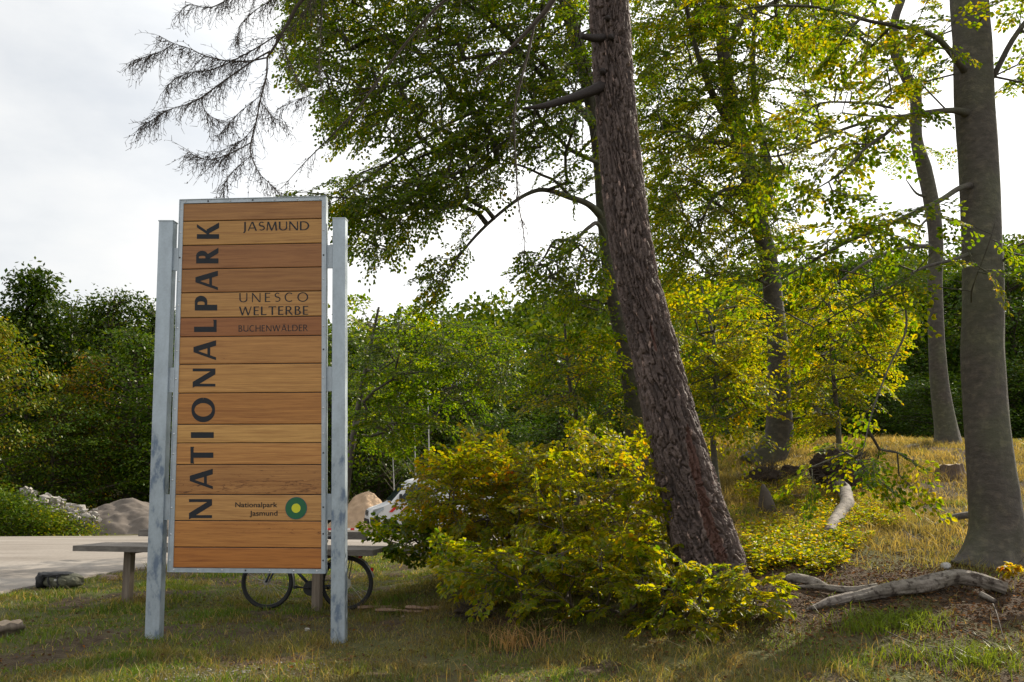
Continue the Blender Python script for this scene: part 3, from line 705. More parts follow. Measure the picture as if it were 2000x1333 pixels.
def sprays(pos, dirs, size, lsize, droop=.25, tilt=.35, protos=PROTO, flat=.35, normal=None):
    """returns leaves (C, D, N, group) and twig segments"""
    C, D, Nn, G, TA, TB = [], [], [], [], [], []
    for i, (p, d) in enumerate(zip(pos, dirs)):
        lf, tw = protos[rng.integers(len(protos))]; s = size*rng.uniform(.7, 1.25)
        d = d+rng.normal(0, .25, 3); d = nrm(d*np.array([1, 1, .6])-np.array([0, 0, droop*rng.uniform(.2, 1)]))
        up = np.array([0, 0, 1.])+rng.normal(0, tilt, 3); y = nrm(np.cross(up, d)); n = np.cross(d, y)
        def tr(x, yy): return p+d*(x*s)[:, None]+y*(yy*s)[:, None]-np.array([0, 0, 1.])*(droop*s*(x**2+.5*yy**2))[:, None]
        back = -.25
        c = tr(lf[:, 0]+back, lf[:, 1]); dd = d*np.cos(lf[:, 2])[:, None]+y*np.sin(lf[:, 2])[:, None]
        C.append(c); D.append(dd-np.array([0, 0, .25])+rng.normal(0, .22, c.shape)); Nn.append(n+rng.normal(0, flat, c.shape)); G.append(np.full(len(c), i))
        TA.append(tr(tw[:, 0]+back, tw[:, 1])); TB.append(tr(tw[:, 2]+back, tw[:, 3]))
    C, D, Nn, G = np.vstack(C), np.vstack(D), np.vstack(Nn), np.concatenate(G)
    return C, D, Nn, G, np.vstack(TA), np.vstack(TB)
def trunk_mesh(name, pts, rad, mat_, parent, sides=40, k=14, lump=.04, flare=None, seed=1):
    pts = smooth_path(pts, k); rad = np.interp(np.linspace(0, 1, len(pts)), np.linspace(0, 1, len(rad)), rad)
    def disp(th, s_, r_):
        d = r_*lump*2*(fbm(th*1.3+seed*9, s_*1.6, seed, 3)-.5)+r_*lump*(np.sin(th*2+s_*.9+seed)*.5)
        # make the seam match
        if flare:
            f = np.exp(-s_/flare[0]); d = d+r_*f*(flare[1]*.6+flare[1]*.8*np.maximum(0, np.cos(th*flare[2]+seed+np.sin(th*2+seed)*.6))**1.5)
        return d
    mb = MB(); mb.tube(pts, rad, sides, disp=disp); return mb.build(name, mat_, parent, smooth=True)
def pp(l): return np.array([P(float(a), float(b_), float(c)) for a, b_, c in l])
def make_tree(name, label, cat, trunk, trad, limbs, att, weights, size=.8, lsize=(.055, .08), group=None, flare=(.5, .5, 5), protos=PROTO, droop=.3, twig_r=.0032, bias=(0, 0, 0), grow_kw={}, mat_=None, hexa=True, seed=1, trunk_sides=40, bare=(), tilt=.35):
    tp = np.array(trunk); base = tp[0]
    e = empty(name, base, label, cat, group)
    sk = Skel(); sk.limb(tp, trad, k=8)
    trunk_mesh('trunk', tp, trad, mat_ or M_beech, e, sides=trunk_sides, flare=flare, seed=seed)
    mb = MB(); has = False
    for l, r_ in limbs:
        pts, rr = sk.limb(np.array(l), r_); mb.tube(pts, rr, 9); has = True
    if len(att):
        sk.grow(att, **grow_kw)
        A, B, ra, rb = sk.edges(); V, Q = prisms(A, B, ra, rb, 5); mb.add(V, Q); has = True
        tips = np.array([sk.p[i] for i in sk.tip]); dirs = nrm(np.array(sk.dir)+np.array(bias))
        C, D, Nn, G, TA, TB = sprays(tips, dirs, size, lsize, droop, tilt, protos)
        V, Q = prisms(TA, TB, twig_r, twig_r*.7, 3); mb.add(V, Q)
        n = len(C); ln = rng.uniform(lsize[0], lsize[1], n)
        leaves(C, D, Nn, ln, ln*rng.uniform(.58, .72, n), mixpal(n, weights, G), 'crown', M_leaf, e, hexa)
    if has: mb.build('branches', M_limb, e, smooth=True)
    return e, sk

# --- the leaning larch: heavy plated bark
lt = pp([(1392, 1128, 10.0), (1385, 1100, 10), (1357, 1000, 10), (1329, 900, 10), (1293, 750, 10), (1258, 600, 10), (1245, 550, 10), (1222, 400, 10), (1206, 250, 10), (1195, 100, 10), (1188, 0, 10), (1176, -160, 10), (1165, -400, 10), (1150, -900, 10)])
lt[0, 2] -= .2
lr = np.array([66, 64, 58.5, 53.5, 48, 43, 42, 40.5, 37.5, 37, 37, 35, 31, 22])/F*10
larch = empty('larch_tree', lt[1], 'big leaning larch with thick plated purple grey bark rising out of the yellow green bushes', 'tree')
lp = smooth_path(lt, 95); lrr = np.interp(np.linspace(0, 1, len(lp)), np.linspace(0, 1, len(lr)), lr)
SIDES = 260
def plates(th, s_, cw, ch_, sd, warp):
    # elongated jittered bark scales; returns distance to the scale's border and a value per scale
    per = int(round(2*np.pi*.29/cw)); u = th/(2*np.pi)*per; v = s_/ch_
    cx_, cy_ = np.cos(th)*.29, np.sin(th)*.29
    u = u+warp*2*(fbm(cx_*9+s_*1.5, cy_*9+s_*4.0, sd+5, 3)-.5); v = v+warp*1.2*(fbm(cx_*12-s_, cy_*12+s_*2.5, sd+6, 3)-.5)+.5*np.floor(u)
    ui, vi = np.floor(u), np.floor(v); f1 = np.full(u.shape, 9.); f2 = np.full(u.shape, 9.); cid = np.zeros(u.shape)
    for a in (-1, 0, 1):
        for c in (-1, 0, 1):
            i, j = ui+a, vi+c; im = np.mod(i, per); x = i+.5+.47*(hash2(im, j, sd+1)*2-1)-u; y = j+.5+.47*(hash2(im, j, sd+2)*2-1)-v
            d = np.sqrt(x*x+.5*y*y); h = hash2(im, j, sd+3); nw = d < f1
            f2 = np.where(nw, f1, np.minimum(f2, d)); cid = np.where(nw, h, cid); f1 = np.where(nw, d, f1)
    return f2-f1, cid
th = np.linspace(0, 2*np.pi, SIDES, endpoint=False); sl = np.concatenate([[0], np.cumsum(np.linalg.norm(np.diff(lp, axis=0), axis=1))])
TH, SL = np.meshgrid(th, sl); e1, c1_ = plates(TH, SL, .062, .34, 0, 1.3); e2_, c2_ = plates(TH, SL, .034, .075, 20, 1.2); edge = e1; cid = .45*c1_+.55*c2_
CX, CY = np.cos(TH)*.29, np.sin(TH)*.29
dsp = .034*sst(0, .20, e1)*(.55+.45*c1_)+.020*c2_*sst(0, .08, e2_)*sst(0, .12, e1)+.014*(fbm(CX*40+SL, CY*40+SL*14, 8, 3)-.5)-.026
dsp = dsp+.03*np.maximum(0, np.cos(TH*3+1.2))*np.exp(-SL/.6)+.012*np.sin(TH*2+SL*.7)
TW = np.mod(TH+np.pi, 2*np.pi)-np.pi
scar = np.exp(-((TW-.28+.13*np.sin(SL*1.9))/.20)**2)*sst(.15, .5, SL)*(1-sst(1.5, 2.3, SL))+np.exp(-((TW+.12)/.07)**2)*sst(2.75, 2.85, SL)*(1-sst(3.05, 3.2, SL))
plate = np.clip(.02+.62*cid+.35*(fbm(CX*14, CY*14+SL*3, 4, 4)-.4), 0, .8)
rs = hash2(np.floor(c2_*997), np.floor(c1_*31)); plate = np.where((rs > .965), 1.0, plate); plate = np.where(sst(0, .10, e1) < .4, np.minimum(plate, .12), plate)
plate = np.where(scar*(.5+fbm(CX*20, CY*20+SL*9, 2, 3)) > .45, .9, plate)
def ldisp(a, b_, c): return dsp
mb = MB(); V, Q, T = tube_arrays(lp, lrr, SIDES, True, False, ldisp); mb.add(V, Q, T)
pv = np.concatenate([plate.ravel(), [0, 0]])
mb.build('trunk', M_larch, larch, smooth=True, attrs={'plate': ('POINT', pv)})
def limb_tube(pts, rad, mat_, parent, name='limb', k=8, sides=14, rough=.12, seed=3):
    p = smooth_path(pp(pts), k); rr = np.interp(np.linspace(0, 1, len(p)), np.linspace(0, 1, len(rad)), rad)
    mb = MB(); mb.tube(p, rr, sides, disp=lambda a, b_, c: c*rough*2*(fbm(a*1.5+seed, b_*9, seed, 3)-.5)); return mb.build(name, mat_, parent, smooth=True), p
limb_tube([(1180, 168, 9.9), (1140, 184, 9.75), (1090, 200, 9.6), (1060, 208, 9.5), (1022, 212, 9.4)], [.075, .055, .045, .035, .014], M_larch, larch, 'dead_limb')
limb_tube([(1185, 75, 9.9), (1160, 75, 9.75), (1135, 71, 9.65)], [.06, .045, .034], M_larch, larch, 'branch_stub')
for q in ((1188, 37), (1194, 74), (1178, 141)):
    limb_tube([(q[0], q[1], 9.83), (q[0]-3, q[1]-2, 9.72)], [.045, .026], M_larch, larch, 'knot')
# bare hanging branches of the larch
LB = [([(1160, -420, 10.00), (1000, -330, 10.00), (820, -210, 10.00), (690, -90, 10.00), (595, -5, 10.00), (560, 50, 10.00), (537, 90, 9.95), (522, 112, 9.95)], .040, .012),
      ([(528, 100, 9.95), (495, 119, 9.95), (438, 158, 9.90), (393, 191, 9.85), (369, 203, 9.85), (327, 216, 9.80), (300, 233, 9.75), (270, 251, 9.75)], .011, .003),
      ([(522, 113, 9.95), (490, 119, 10.00), (450, 120, 10.00), (403, 110, 10.00), (372, 96, 10.00), (339, 85, 10.00), (310, 70, 10.00)], .010, .003),
      ([(339, 86, 10.00), (320, 98, 10.00), (300, 106, 10.00), (260, 119, 10.00)], .006, .002),
      ([(545, 66, 10.00), (498, 96, 10.00), (450, 121, 10.00), (408, 138, 10.00), (372, 142, 10.00), (340, 156, 10.00), (318, 180, 10.00)], .009, .003),
      ([(522, 113, 9.95), (520, 150, 9.85), (508, 198, 9.80), (500, 240, 9.75), (490, 279, 9.75), (491, 304, 9.70), (506, 338, 9.65), (528, 360, 9.65), (552, 386, 9.65)], .011, .003),
      ([(508, 198, 9.80), (520, 212, 9.75), (535, 230, 9.70), (562, 241, 9.65)], .005, .002),
      ([(490, 279, 9.75), (466, 292, 9.70), (440, 304, 9.65), (410, 312, 9.60), (385, 307, 9.55), (368, 295, 9.55)], .008, .002),
      ([(499, 243, 9.75), (480, 268, 9.80), (455, 285, 9.85), (420, 300, 9.85), (395, 310, 9.85)], .005, .002),
      ([(492, 304, 9.70), (462, 328, 9.65), (441, 356, 9.65), (436, 388, 9.65)], .005, .002),
      ([(394, 192, 9.85), (400, 215, 9.80), (420, 232, 9.75), (460, 241, 9.75)], .005, .002),
      ([(510, 186, 9.80), (480, 210, 9.75), (455, 232, 9.70), (430, 262, 9.65)], .005, .002),
      ([(1090, -220, 10.00), (950, -60, 10.00), (855, 13, 10.00), (774, 108, 10.00), (706, 202, 10.00), (648, 265, 10.00), (598, 315, 9.95), (549, 369, 9.85)], .022, .003),
      ([(640, -60, 10.00), (630, 0, 10.00), (624, 110, 10.00), (626, 166, 10.00), (634, 200, 10.00)], .007, .003),
      ([(1170, -150, 10.00), (1080, 0, 10.00), (1049, 40, 10.00), (1010, 82, 10.00), (977, 112, 10.00), (930, 150, 10.00)], .045, .008),
      ([(1046, 40, 10.00), (1030, 110, 10.00), (1012, 180, 10.00), (1004, 228, 10.00), (1008, 330, 10.00), (1013, 400, 10.00), (1022, 450, 10.00), (1025, 500, 10.00)], .016, .004),
      ([(690, -90, 10.00), (600, -60, 10.00), (520, -30, 9.95), (455, -5, 9.90), (410, 15, 9.85), (368, 10, 9.85), (345, 32, 9.85)], .012, .003),
      ([(600, -60, 10.00), (560, -20, 9.95), (500, 20, 9.95), (470, 50, 9.90), (462, 84, 9.85)], .008, .003),
      ([(640, -60, 10.00), (590, 30, 9.95), (560, 60, 9.85), (520, 75, 9.85), (490, 70, 9.85)], .006, .002),
      ([(552, 45, 9.95), (556, 100, 9.85), (580, 150, 9.85), (600, 175, 9.75)], .006, .002),
      ([(634, 200, 10.00), (600, 190, 9.95), (570, 200, 9.85), (540, 215, 9.85)], .004, .002)]
A, B, ra, rb = [], [], [], []; mbL = MB()
dens = [.15, 1.5, 1.5, 2.2, 1.5, .9, 1.0, 1.7, 1.2, 1.0, 1.2, 1.1, .25, .4, .2, .35, 1.3, 1.2, .9, .7, 1.0]
for (pts, r0, r1), dn in zip(LB, dens):
    p = smooth_path(pp(pts), 10); rr = np.linspace(r0, r1, len(p)); mbL.tube(p, rr, 7)
    sl_ = np.concatenate([[0], np.cumsum(np.linalg.norm(np.diff(p, axis=0), axis=1))]); Lt = sl_[-1]
    nn_ = int(Lt*54*dn)
    for s0 in rng.uniform(.12*Lt, Lt, nn_):
        q = np.array([np.interp(s0, sl_, p[:, k]) for k in range(3)]); i = min(len(p)-2, int(np.searchsorted(sl_, s0))); tg = nrm(p[min(i+1, len(p)-1)]-p[max(i-1, 0)])
        side = nrm(np.cross(tg, rng.normal(0, 1, 3)))
        d = nrm(tg*rng.uniform(.3, 1.0)+side*.55+np.array([0, 0, -rng.uniform(.2, 1.3)])); ln = rng.uniform(.08, .42)*(1.15-.4*s0/Lt)
        m_ = 4
        for j in range(m_):
            q2 = q+d*ln/m_; A.append(q); B.append(q2); ra.append(.0029*(1-.12*j)); rb.append(.0027*(1-.16*(j+1))); 
            if rng.random() < .9:     # short spur with a tuft
                sd_ = nrm(np.cross(d, rng.normal(0, 1, 3))+d*.8); l2 = rng.uniform(.02, .09); A.append(q2); B.append(q2+sd_*l2); ra.append(.0030); rb.append(.0014)
            if rng.random() < .12:
                A.append(q2); B.append(q2+np.array([0, 0, .018])); ra.append(.007); rb.append(.004)
            q = q2; d = nrm(d+rng.normal(0, .16, 3)+np.array([0, 0, -.16]))
V, Q = prisms(A, B, ra, rb, 4); mbL.add(V, Q)
mbL.build('branches', M_larchtwig, larch, smooth=True)

# --- beech D: behind the larch, its sprays sweep left over the board
wD = [('deep', .22), ('green', .54), ('lime', .22), ('gold', .02)]
upD = []
for c, r_, n in (((.5, 15.0, 12.5), (3.5, 3.0, 2.6), 45), ((-2.6, 14.6, 11.2), (2.4, 2.6, 2.2), 40)):
    q = rng.normal(0, 1, (n, 3)); q = nrm(q)*rng.random((n, 1))**.4*np.array(r_)+np.array(c); upD.append(q)
attD = np.vstack([thin(fill([(560, -120), (562, 60), (570, 135), (620, 165), (648, 230), (660, 262), (700, 285), (790, 235), (860, 150), (900, 60), (980, -120)], 13.2, 16.5, 640), .17),
    thin(fill([(900, -120), (880, 120), (800, 230), (740, 330), (640, 345), (600, 362), (560, 385), (640, 420), (780, 400), (930, 330), (1060, 290), (1170, 250), (1185, -120)], 13.2, 17, 860), .17),
    thin(fill([(650, 400), (690, 440), (668, 490), (760, 490), (860, 420), (960, 380), (1010, 320), (860, 330)], 13.2, 15.5, 190), .18),
    thin(fill([(960, 400), (890, 530), (845, 600), (815, 605), (850, 500), (900, 430)], 14, 15.5, 40), .2),
    thin(fill([(1175, 250), (1040, 330), (1060, 345), (1175, 420)], 14, 17, 30), .2),
    thin(fill([(1160, 440), (1090, 470), (1030, 500), (1015, 530), (1075, 560), (1100, 600), (1180, 620), (1200, 500)], 14, 17, 110), .18)]+upD)
dt = pp([(1250, 890, 17), (1240, 780, 17), (1215, 650, 16.8), (1194, 540, 16.6), (1182, 430, 16.5), (1165, 250, 16.4), (1132, 100, 16.2), (1100, -20, 16), (1070, -260, 15.6), (1050, -520, 15.2)])
dt[0, 2] = terrain(dt[0, 0], dt[0, 1])-.1
Dl = [(pp([(1182, 430, 16.5), (1150, 400, 16.2), (1110, 385, 15.8), (1070, 372, 15.4), (1040, 375, 15.2), (1000, 398, 15), (940, 450, 14.8), (890, 510, 14.6), (840, 590, 14.5)]), [0.0930, 0.0620, 0.0527, 0.0434, 0.0372, 0.0310, 0.0279, 0.0186, 0.0074]),
      (pp([(1120, 390, 15.9), (1085, 355, 15.6), (1060, 343, 15.4), (1010, 322, 15.2), (960, 320, 15)]), [0.0372, 0.0279, 0.0248, 0.0186, 0.0124]),
      (pp([(1192, 500, 16.6), (1170, 440, 16.2), (1150, 445, 15.8), (1120, 470, 15.6), (1085, 470, 15.5), (1065, 500, 15.4), (1050, 520, 15.4)]), [0.0620, 0.0434, 0.0372, 0.0310, 0.0248, 0.0186, 0.0093]),
      (pp([(1165, 250, 16.4), (1120, 200, 15.8), (1060, 150, 15.2), (980, 60, 14.8), (900, 0, 14.5), (800, -60, 14.2), (700, -80, 14)]), [0.0744, 0.0620, 0.0496, 0.0434, 0.0341, 0.0248, 0.0124]),
      (pp([(1150, 170, 16.3), (1085, 200, 15.6), (1000, 200, 15), (900, 230, 14.6), (800, 290, 14.3), (700, 360, 14), (640, 385, 13.9)]), [0.0620, 0.0465, 0.0372, 0.0310, 0.0248, 0.0155, 0.0062]),
      (pp([(1100, 180, 15.6), (1040, 110, 15), (930, 110, 14.5), (820, 150, 14.2), (720, 180, 14), (630, 200, 13.8)]), [0.0434, 0.0372, 0.0279, 0.0217, 0.0155, 0.0062]),
      (pp([(1172, 320, 16.4), (1110, 290, 15.8), (1060, 240, 15.2), (1010, 260, 14.9), (930, 320, 14.6), (830, 400, 14.3), (740, 450, 14.1)]), [0.0496, 0.0372, 0.0310, 0.0248, 0.0217, 0.0136, 0.0062])]
treeD, skD = make_tree('beech_tree', 'beech tree behind the leaning larch, green sprays sweeping left above the board', 'tree', dt, np.array([30, 22, 18, 17, 16, 15, 14, 13, 11, 6])/F*16.5, Dl, attD, wD, size=.56, lsize=(.05, .08), seed=3, flare=(.5, .35, 5), protos=PROTO_S, droop=.4, tilt=.4, bias=(-.8, -.1, -.45))

# --- beech B: middle right
wB = [('deep', .12), ('green', .46), ('lime', .38), ('gold', .04)]
upB = []
for c, r_, n in (((6.2, 20.5, 15.2), (4.2, 3.6, 3.0), 40),):
    q = nrm(rng.normal(0, 1, (n, 3)))*rng.random((n, 1))**.4*np.array(r_)+np.array(c); upB.append(q)
attB = np.vstack([thin(fill([(1235, -120), (1240, 300), (1290, 560), (1400, 560), (1540, 540), (1560, 430), (1570, 330), (1600, 260), (1590, 150), (1650, 60), (1640, -120)], 17.5, 23, 760), .23), thin(fill([(1240, -120), (1245, 250), (1280, 480), (1400, 520), (1460, 430), (1440, 200), (1400, -120)], 17.5, 20, 150), .25)]+upB)
bt = pp([(1516, 925, 20), (1518, 860, 20), (1521, 780, 20), (1520, 690, 20), (1512, 600, 20), (1503, 520, 20), (1482, 430, 20), (1468, 350, 20), (1440, 250, 20), (1418, 150, 20), (1410, 40, 20), (1400, -150, 20), (1395, -420, 20)])
gb = ground_at(1510., 917.); off = gb-bt[0]; bt = bt+np.array([0, 0, 0]); bt[0] = [gb[0], 20, terrain(gb[0], 20)-.15]
Bl = [(pp([(1440, 250, 20), (1400, 200, 19.5), (1375, 140, 19), (1350, 60, 18.6), (1330, -60, 18)]), [.12, .09, .07, .05, .03]),
      (pp([(1482, 430, 20), (1500, 380, 20.3), (1495, 300, 20.6), (1480, 230, 20.8), (1470, 120, 21), (1480, -20, 21)]), [.15, .13, .11, .09, .07, .04]),
      (pp([(1455, 300, 20), (1420, 280, 19.4), (1370, 275, 18.8), (1320, 262, 18.2)]), [.08, .06, .04, .02]),
      (pp([(1480, 400, 20), (1440, 370, 19.5), (1400, 380, 19), (1370, 430, 18.6)]), [.07, .05, .04, .02]),
      (pp([(1415, 120, 20), (1450, 40, 20), (1520, 0, 20.4), (1600, -60, 21)]), [.09, .07, .05, .03])]
treeB, skB = make_tree('beech_tree', 'slim grey beech on the bank with flared foot, to the right of the leaning larch', 'tree', bt, np.array([31, 27, 23, 21, 19, 18, 19, 18, 17, 15, 14, 11, 6])/F*20, Bl, attB, wB, size=.85, lsize=(.06, .09), seed=5, flare=(.35, .32, 5), droop=.4)

# low bright sprays between the beeches belong to younger trees on the bank
wY = [('green', .34), ('lime', .56), ('gold', .09), ('rust', .01)]
def young(label, px0, Y, top, att, weights, size=.8, ls=(.055, .085), r0=.05, seed=1, droop=.3, lean=0, name='young_beech', zdrop=0):
    p0 = P(float(px0), 900., Y); p0[2] = terrain(p0[0], p0[1])-.1-zdrop
    p1 = P(float(top[0]), float(top[1]), Y); tr = [p0, p0*.7+p1*.3+rng.normal(0, .12, 3), p0*.35+p1*.65+rng.normal(0, .15, 3), p1]
    return make_tree(name, label, 'tree', tr, [r0*1.3, r0, r0*.7, r0*.3], [], att, weights, size=size, lsize=ls, flare=(.2, .3, 4), seed=seed, droop=droop, trunk_sides=14, mat_=M_beech)
young('young beech with bright yellow green layered sprays right beside the larch trunk', 1400, 15.5, (1370, 560), thin(fill([(1300, 590), (1340, 700), (1370, 830), (1400, 850), (1450, 840), (1470, 740), (1470, 620), (1420, 570)], 13.5, 17.0, 130), .2), wY, seed=7)
young('young beech with golden green sprays between the slim beech and the wavy beech', 1640, 17.5, (1620, 560), np.vstack([thin(fill([(1560, 580), (1570, 740), (1560, 840), (1640, 830), (1700, 770), (1735, 680), (1740, 600), (1640, 570)], 15.5, 19.5, 150), .22), thin(fill([(1440, 600), (1440, 840), (1600, 850), (1600, 600)], 21, 24, 110), .25)]), wY, seed=8)
young('young green beech rising under the sprays just left of the larch trunk', 1120, 17.5, (1100, 590), thin(fill([(1060, 650), (1040, 720), (1060, 800), (1150, 830), (1225, 830), (1210, 690), (1150, 640)], 15.5, 19, 100), .22), [('deep', .15), ('green', .4), ('lime', .35), ('gold', .1)], seed=9)
young('green beech with hanging foliage standing behind the right post of the board', 664, 20.5, (740, 600), thin(fill([(700, 590), (690, 700), (700, 830), (740, 870), (800, 860), (880, 800), (1000, 760), (1000, 660), (900, 630), (800, 610)], 18.5, 23, 210), .25), [('deep', .5), ('green', .38), ('lime', .1), ('gold', .02)], size=.95, ls=(.07, .10), r0=.09, seed=10)

# --- beech C: wavy trunk further up the bank
ct = pp([(1852, 880, 24), (1850, 850, 24), (1836, 760, 24), (1830, 680, 24), (1826, 560, 24), (1828, 470, 24), (1818, 390, 24), (1805, 330, 24), (1790, 270, 24), (1788, 190, 24), (1770, 150, 24), (1748, 100, 24), (1748, 40, 24), (1764, -10, 24), (1790, -120, 24), (1790, -300, 24)])
gc = ground_at(1850., 867.); ct[0] = [P(1852., 880., 24)[0], 24, terrain(P(1852., 880., 24)[0], 24)-.2]
Cl = [(pp([(1748, 100, 24), (1715, 30, 23.6), (1690, -40, 23)]), [0.0744, 0.0558, 0.0372]), (pp([(1822, 482, 24), (1780, 482, 23), (1730, 495, 22.3), (1680, 520, 21.8), (1640, 550, 21.4), (1612, 552, 21)]), [0.0682, 0.0527, 0.0434, 0.0372, 0.0279, 0.0124]),
      (pp([(1812, 385, 24), (1790, 378, 23.8), (1770, 352, 23.6)]), [0.0496, 0.0310, 0.0124]), (pp([(1822, 420, 24), (1800, 440, 23.5), (1780, 480, 23), (1765, 515, 22.8)]), [0.0372, 0.0310, 0.0186, 0.0093])]
attC = np.vstack([thin(fill([(1600, -100), (1650, 60), (1700, 190), (1760, 200), (1860, 160), (1900, -100)], 22, 25, 44), .4), thin(fill([(1755, 270), (1760, 320), (1840, 330), (1850, 280)], 23.5, 24.5, 5), .3), thin(fill([(1600, 540), (1620, 600), (1800, 620), (1800, 560), (1760, 520)], 20, 24, 16), .4)])
make_tree('beech_tree', 'wavy bent beech trunk standing highest on the bank beside the big right beech', 'tree', ct, np.array([23, 22, 18, 16, 15, 14.5, 15, 15, 12, 12, 12, 11, 9, 8, 6, 4])/F*24*.95, Cl, attC, [('green', .5), ('lime', .35), ('gold', .15)], size=.8, lsize=(.07, .10), seed=11, flare=(.28, .45, 5))

# --- beech A: the big smooth trunk at the right edge
at_ = pp([(1948, 1108, 11), (1946, 1060, 11), (1946, 1020, 11), (1939, 950, 11), (1929, 850, 11), (1919, 700, 11), (1920, 600, 11), (1917, 450, 11), (1910, 300, 11), (1903, 200, 11), (1900, 100, 11), (1893, 0, 11), (1884, -200, 11), (1875, -500, 11), (1870, -800, 11)])
ga = ground_at(1945., 1102.); at_[0] = [ga[0], 11, terrain(ga[0], 11)-.12]
Al = [(pp([(1890, 222, 10.9), (1860, 216, 10.7), (1800, 222, 10.4), (1765, 230, 10.2), (1730, 262, 10), (1690, 290, 9.8), (1640, 340, 9.6), (1585, 375, 9.5)]), [0.0605, 0.0374, 0.0326, 0.0272, 0.0218, 0.0177, 0.0136, 0.0054]),
      (pp([(1775, 226, 10.2), (1720, 232, 10.1), (1650, 252, 10.1), (1600, 275, 10), (1520, 305, 10), (1450, 300, 10)]), [0.0220, 0.0204, 0.0177, 0.0150, 0.0122, 0.0054]),
      (pp([(1745, 212, 10.2), (1700, 203, 10.5), (1650, 200, 10.6), (1600, 203, 10.7), (1560, 230, 10.8)]), [0.0154, 0.0163, 0.0136, 0.0102, 0.0054]),
      (pp([(1895, 362, 10.85), (1870, 370, 10.6), (1830, 395, 10.3), (1750, 432, 10), (1650, 475, 9.8), (1570, 520, 9.7), (1480, 570, 9.6)]), [0.0413, 0.0340, 0.0306, 0.0258, 0.0218, 0.0170, 0.0054]),
      (pp([(1885, 140, 10.9), (1862, 110, 10.7), (1830, 75, 10.5), (1780, 55, 10.4), (1700, 42, 10.3), (1600, 15, 10.3), (1500, 12, 10.3), (1440, 20, 10.3)]), [0.0495, 0.0408, 0.0340, 0.0272, 0.0218, 0.0177, 0.0136, 0.0068]),
      (pp([(1895, 496, 10.9), (1860, 508, 10.6), (1800, 525, 10.2), (1740, 560, 9.9), (1660, 600, 9.7), (1590, 640, 9.6)]), [0.0275, 0.0218, 0.0190, 0.0150, 0.0109, 0.0041]),
      (pp([(1760, 550, 10), (1770, 640, 9.6), (1735, 720, 9.3), (1705, 800, 9.1), (1690, 860, 8.9), (1680, 900, 8.8)]), [0.0121, 0.0122, 0.0102, 0.0082, 0.0061, 0.0027]),
      (pp([(1940, 150, 11), (1990, 60, 11), (2080, -40, 11.2), (2200, -120, 11.5)]), [0.0385, 0.0340, 0.0272, 0.0136]),
      (pp([(1950, 520, 10.9), (1990, 480, 10.6), (2050, 470, 10.4), (2120, 500, 10.2)]), [0.0165, 0.0150, 0.0122, 0.0054]),
      (pp([(1897, 590, 10.7), (1900, 560, 10.3), (1930, 480, 10), (1945, 430, 9.9)]), [0.0110, 0.0095, 0.0068, 0.0034])]
wA = [('deep', .08), ('green', .50), ('lime', .36), ('gold', .06)]
def near_line(pts, n, spread, t0=.25):
    p = smooth_path(pp(pts), 10); i = rng.integers(int(len(p)*t0), len(p), n); return p[i]+rng.normal(0, 1, (n, 3))*np.array([spread, spread*1.2, spread*.7])
attA = np.vstack([near_line([(1860, 216, 10.7), (1765, 230, 10.2), (1690, 290, 9.8), (1640, 340, 9.6), (1585, 375, 9.5)], 20, .14), near_line([(1775, 226, 10.2), (1650, 252, 10.1), (1520, 305, 10), (1450, 300, 10)], 26, .18),
    near_line([(1745, 212, 10.2), (1650, 200, 10.6), (1560, 230, 10.8)], 14, .2), near_line([(1870, 370, 10.6), (1750, 432, 10), (1650, 475, 9.8), (1480, 570, 9.6)], 34, .16),
    near_line([(1862, 110, 10.7), (1780, 55, 10.4), (1600, 15, 10.3), (1440, 20, 10.3)], 34, .28), near_line([(1860, 508, 10.6), (1740, 560, 9.9), (1590, 640, 9.6)], 30, .2),
    near_line([(1705, 800, 9.1), (1690, 860, 8.9), (1680, 900, 8.8)], 5, .14, 0),
    thin(fill([(1570, 900), (1620, 880), (1700, 870), (1790, 885), (1800, 960), (1740, 990), (1680, 960), (1580, 950)], 8.7, 9.3, 13, .05), .12),
    thin(fill([(1560, 60), (1600, 150), (1700, 190), (1860, 200), (1860, 60), (1700, 0)], 9.8, 11.5, 44), .17),
    thin(fill([(1955, -60), (1960, 170), (2010, 190), (2150, 100), (2150, -60)], 10.3, 11.8, 52), .2), thin(fill([(1960, 430), (1960, 520), (2100, 560), (2140, 440)], 9.9, 10.8, 13), .2),
    thin(fill([(1885, 420), (1890, 560), (1960, 560), (1960, 440)], 9.7, 10.2, 6), .15), nrm(rng.normal(0, 1, (36, 3)))*rng.random((36, 1))**.4*np.array([3.0, 2.6, 2.2])+np.array([6.2, 11.4, 9.6])])
treeA, skA = make_tree('beech_tree', 'thick straight smooth grey beech trunk at the right edge behind the pale fallen log', 'tree', at_, np.array([52, 50, 47, 45, 41.5, 40, 38, 37, 36.5, 37, 36, 36, 33, 28, 15])/F*11, Al, attA, wA, protos=PROTO_S, size=.50, lsize=(.05, .078), seed=13, flare=(.17, .70, 5), trunk_sides=96, droop=.3, twig_r=.0025, bias=(0, 0, -.15))

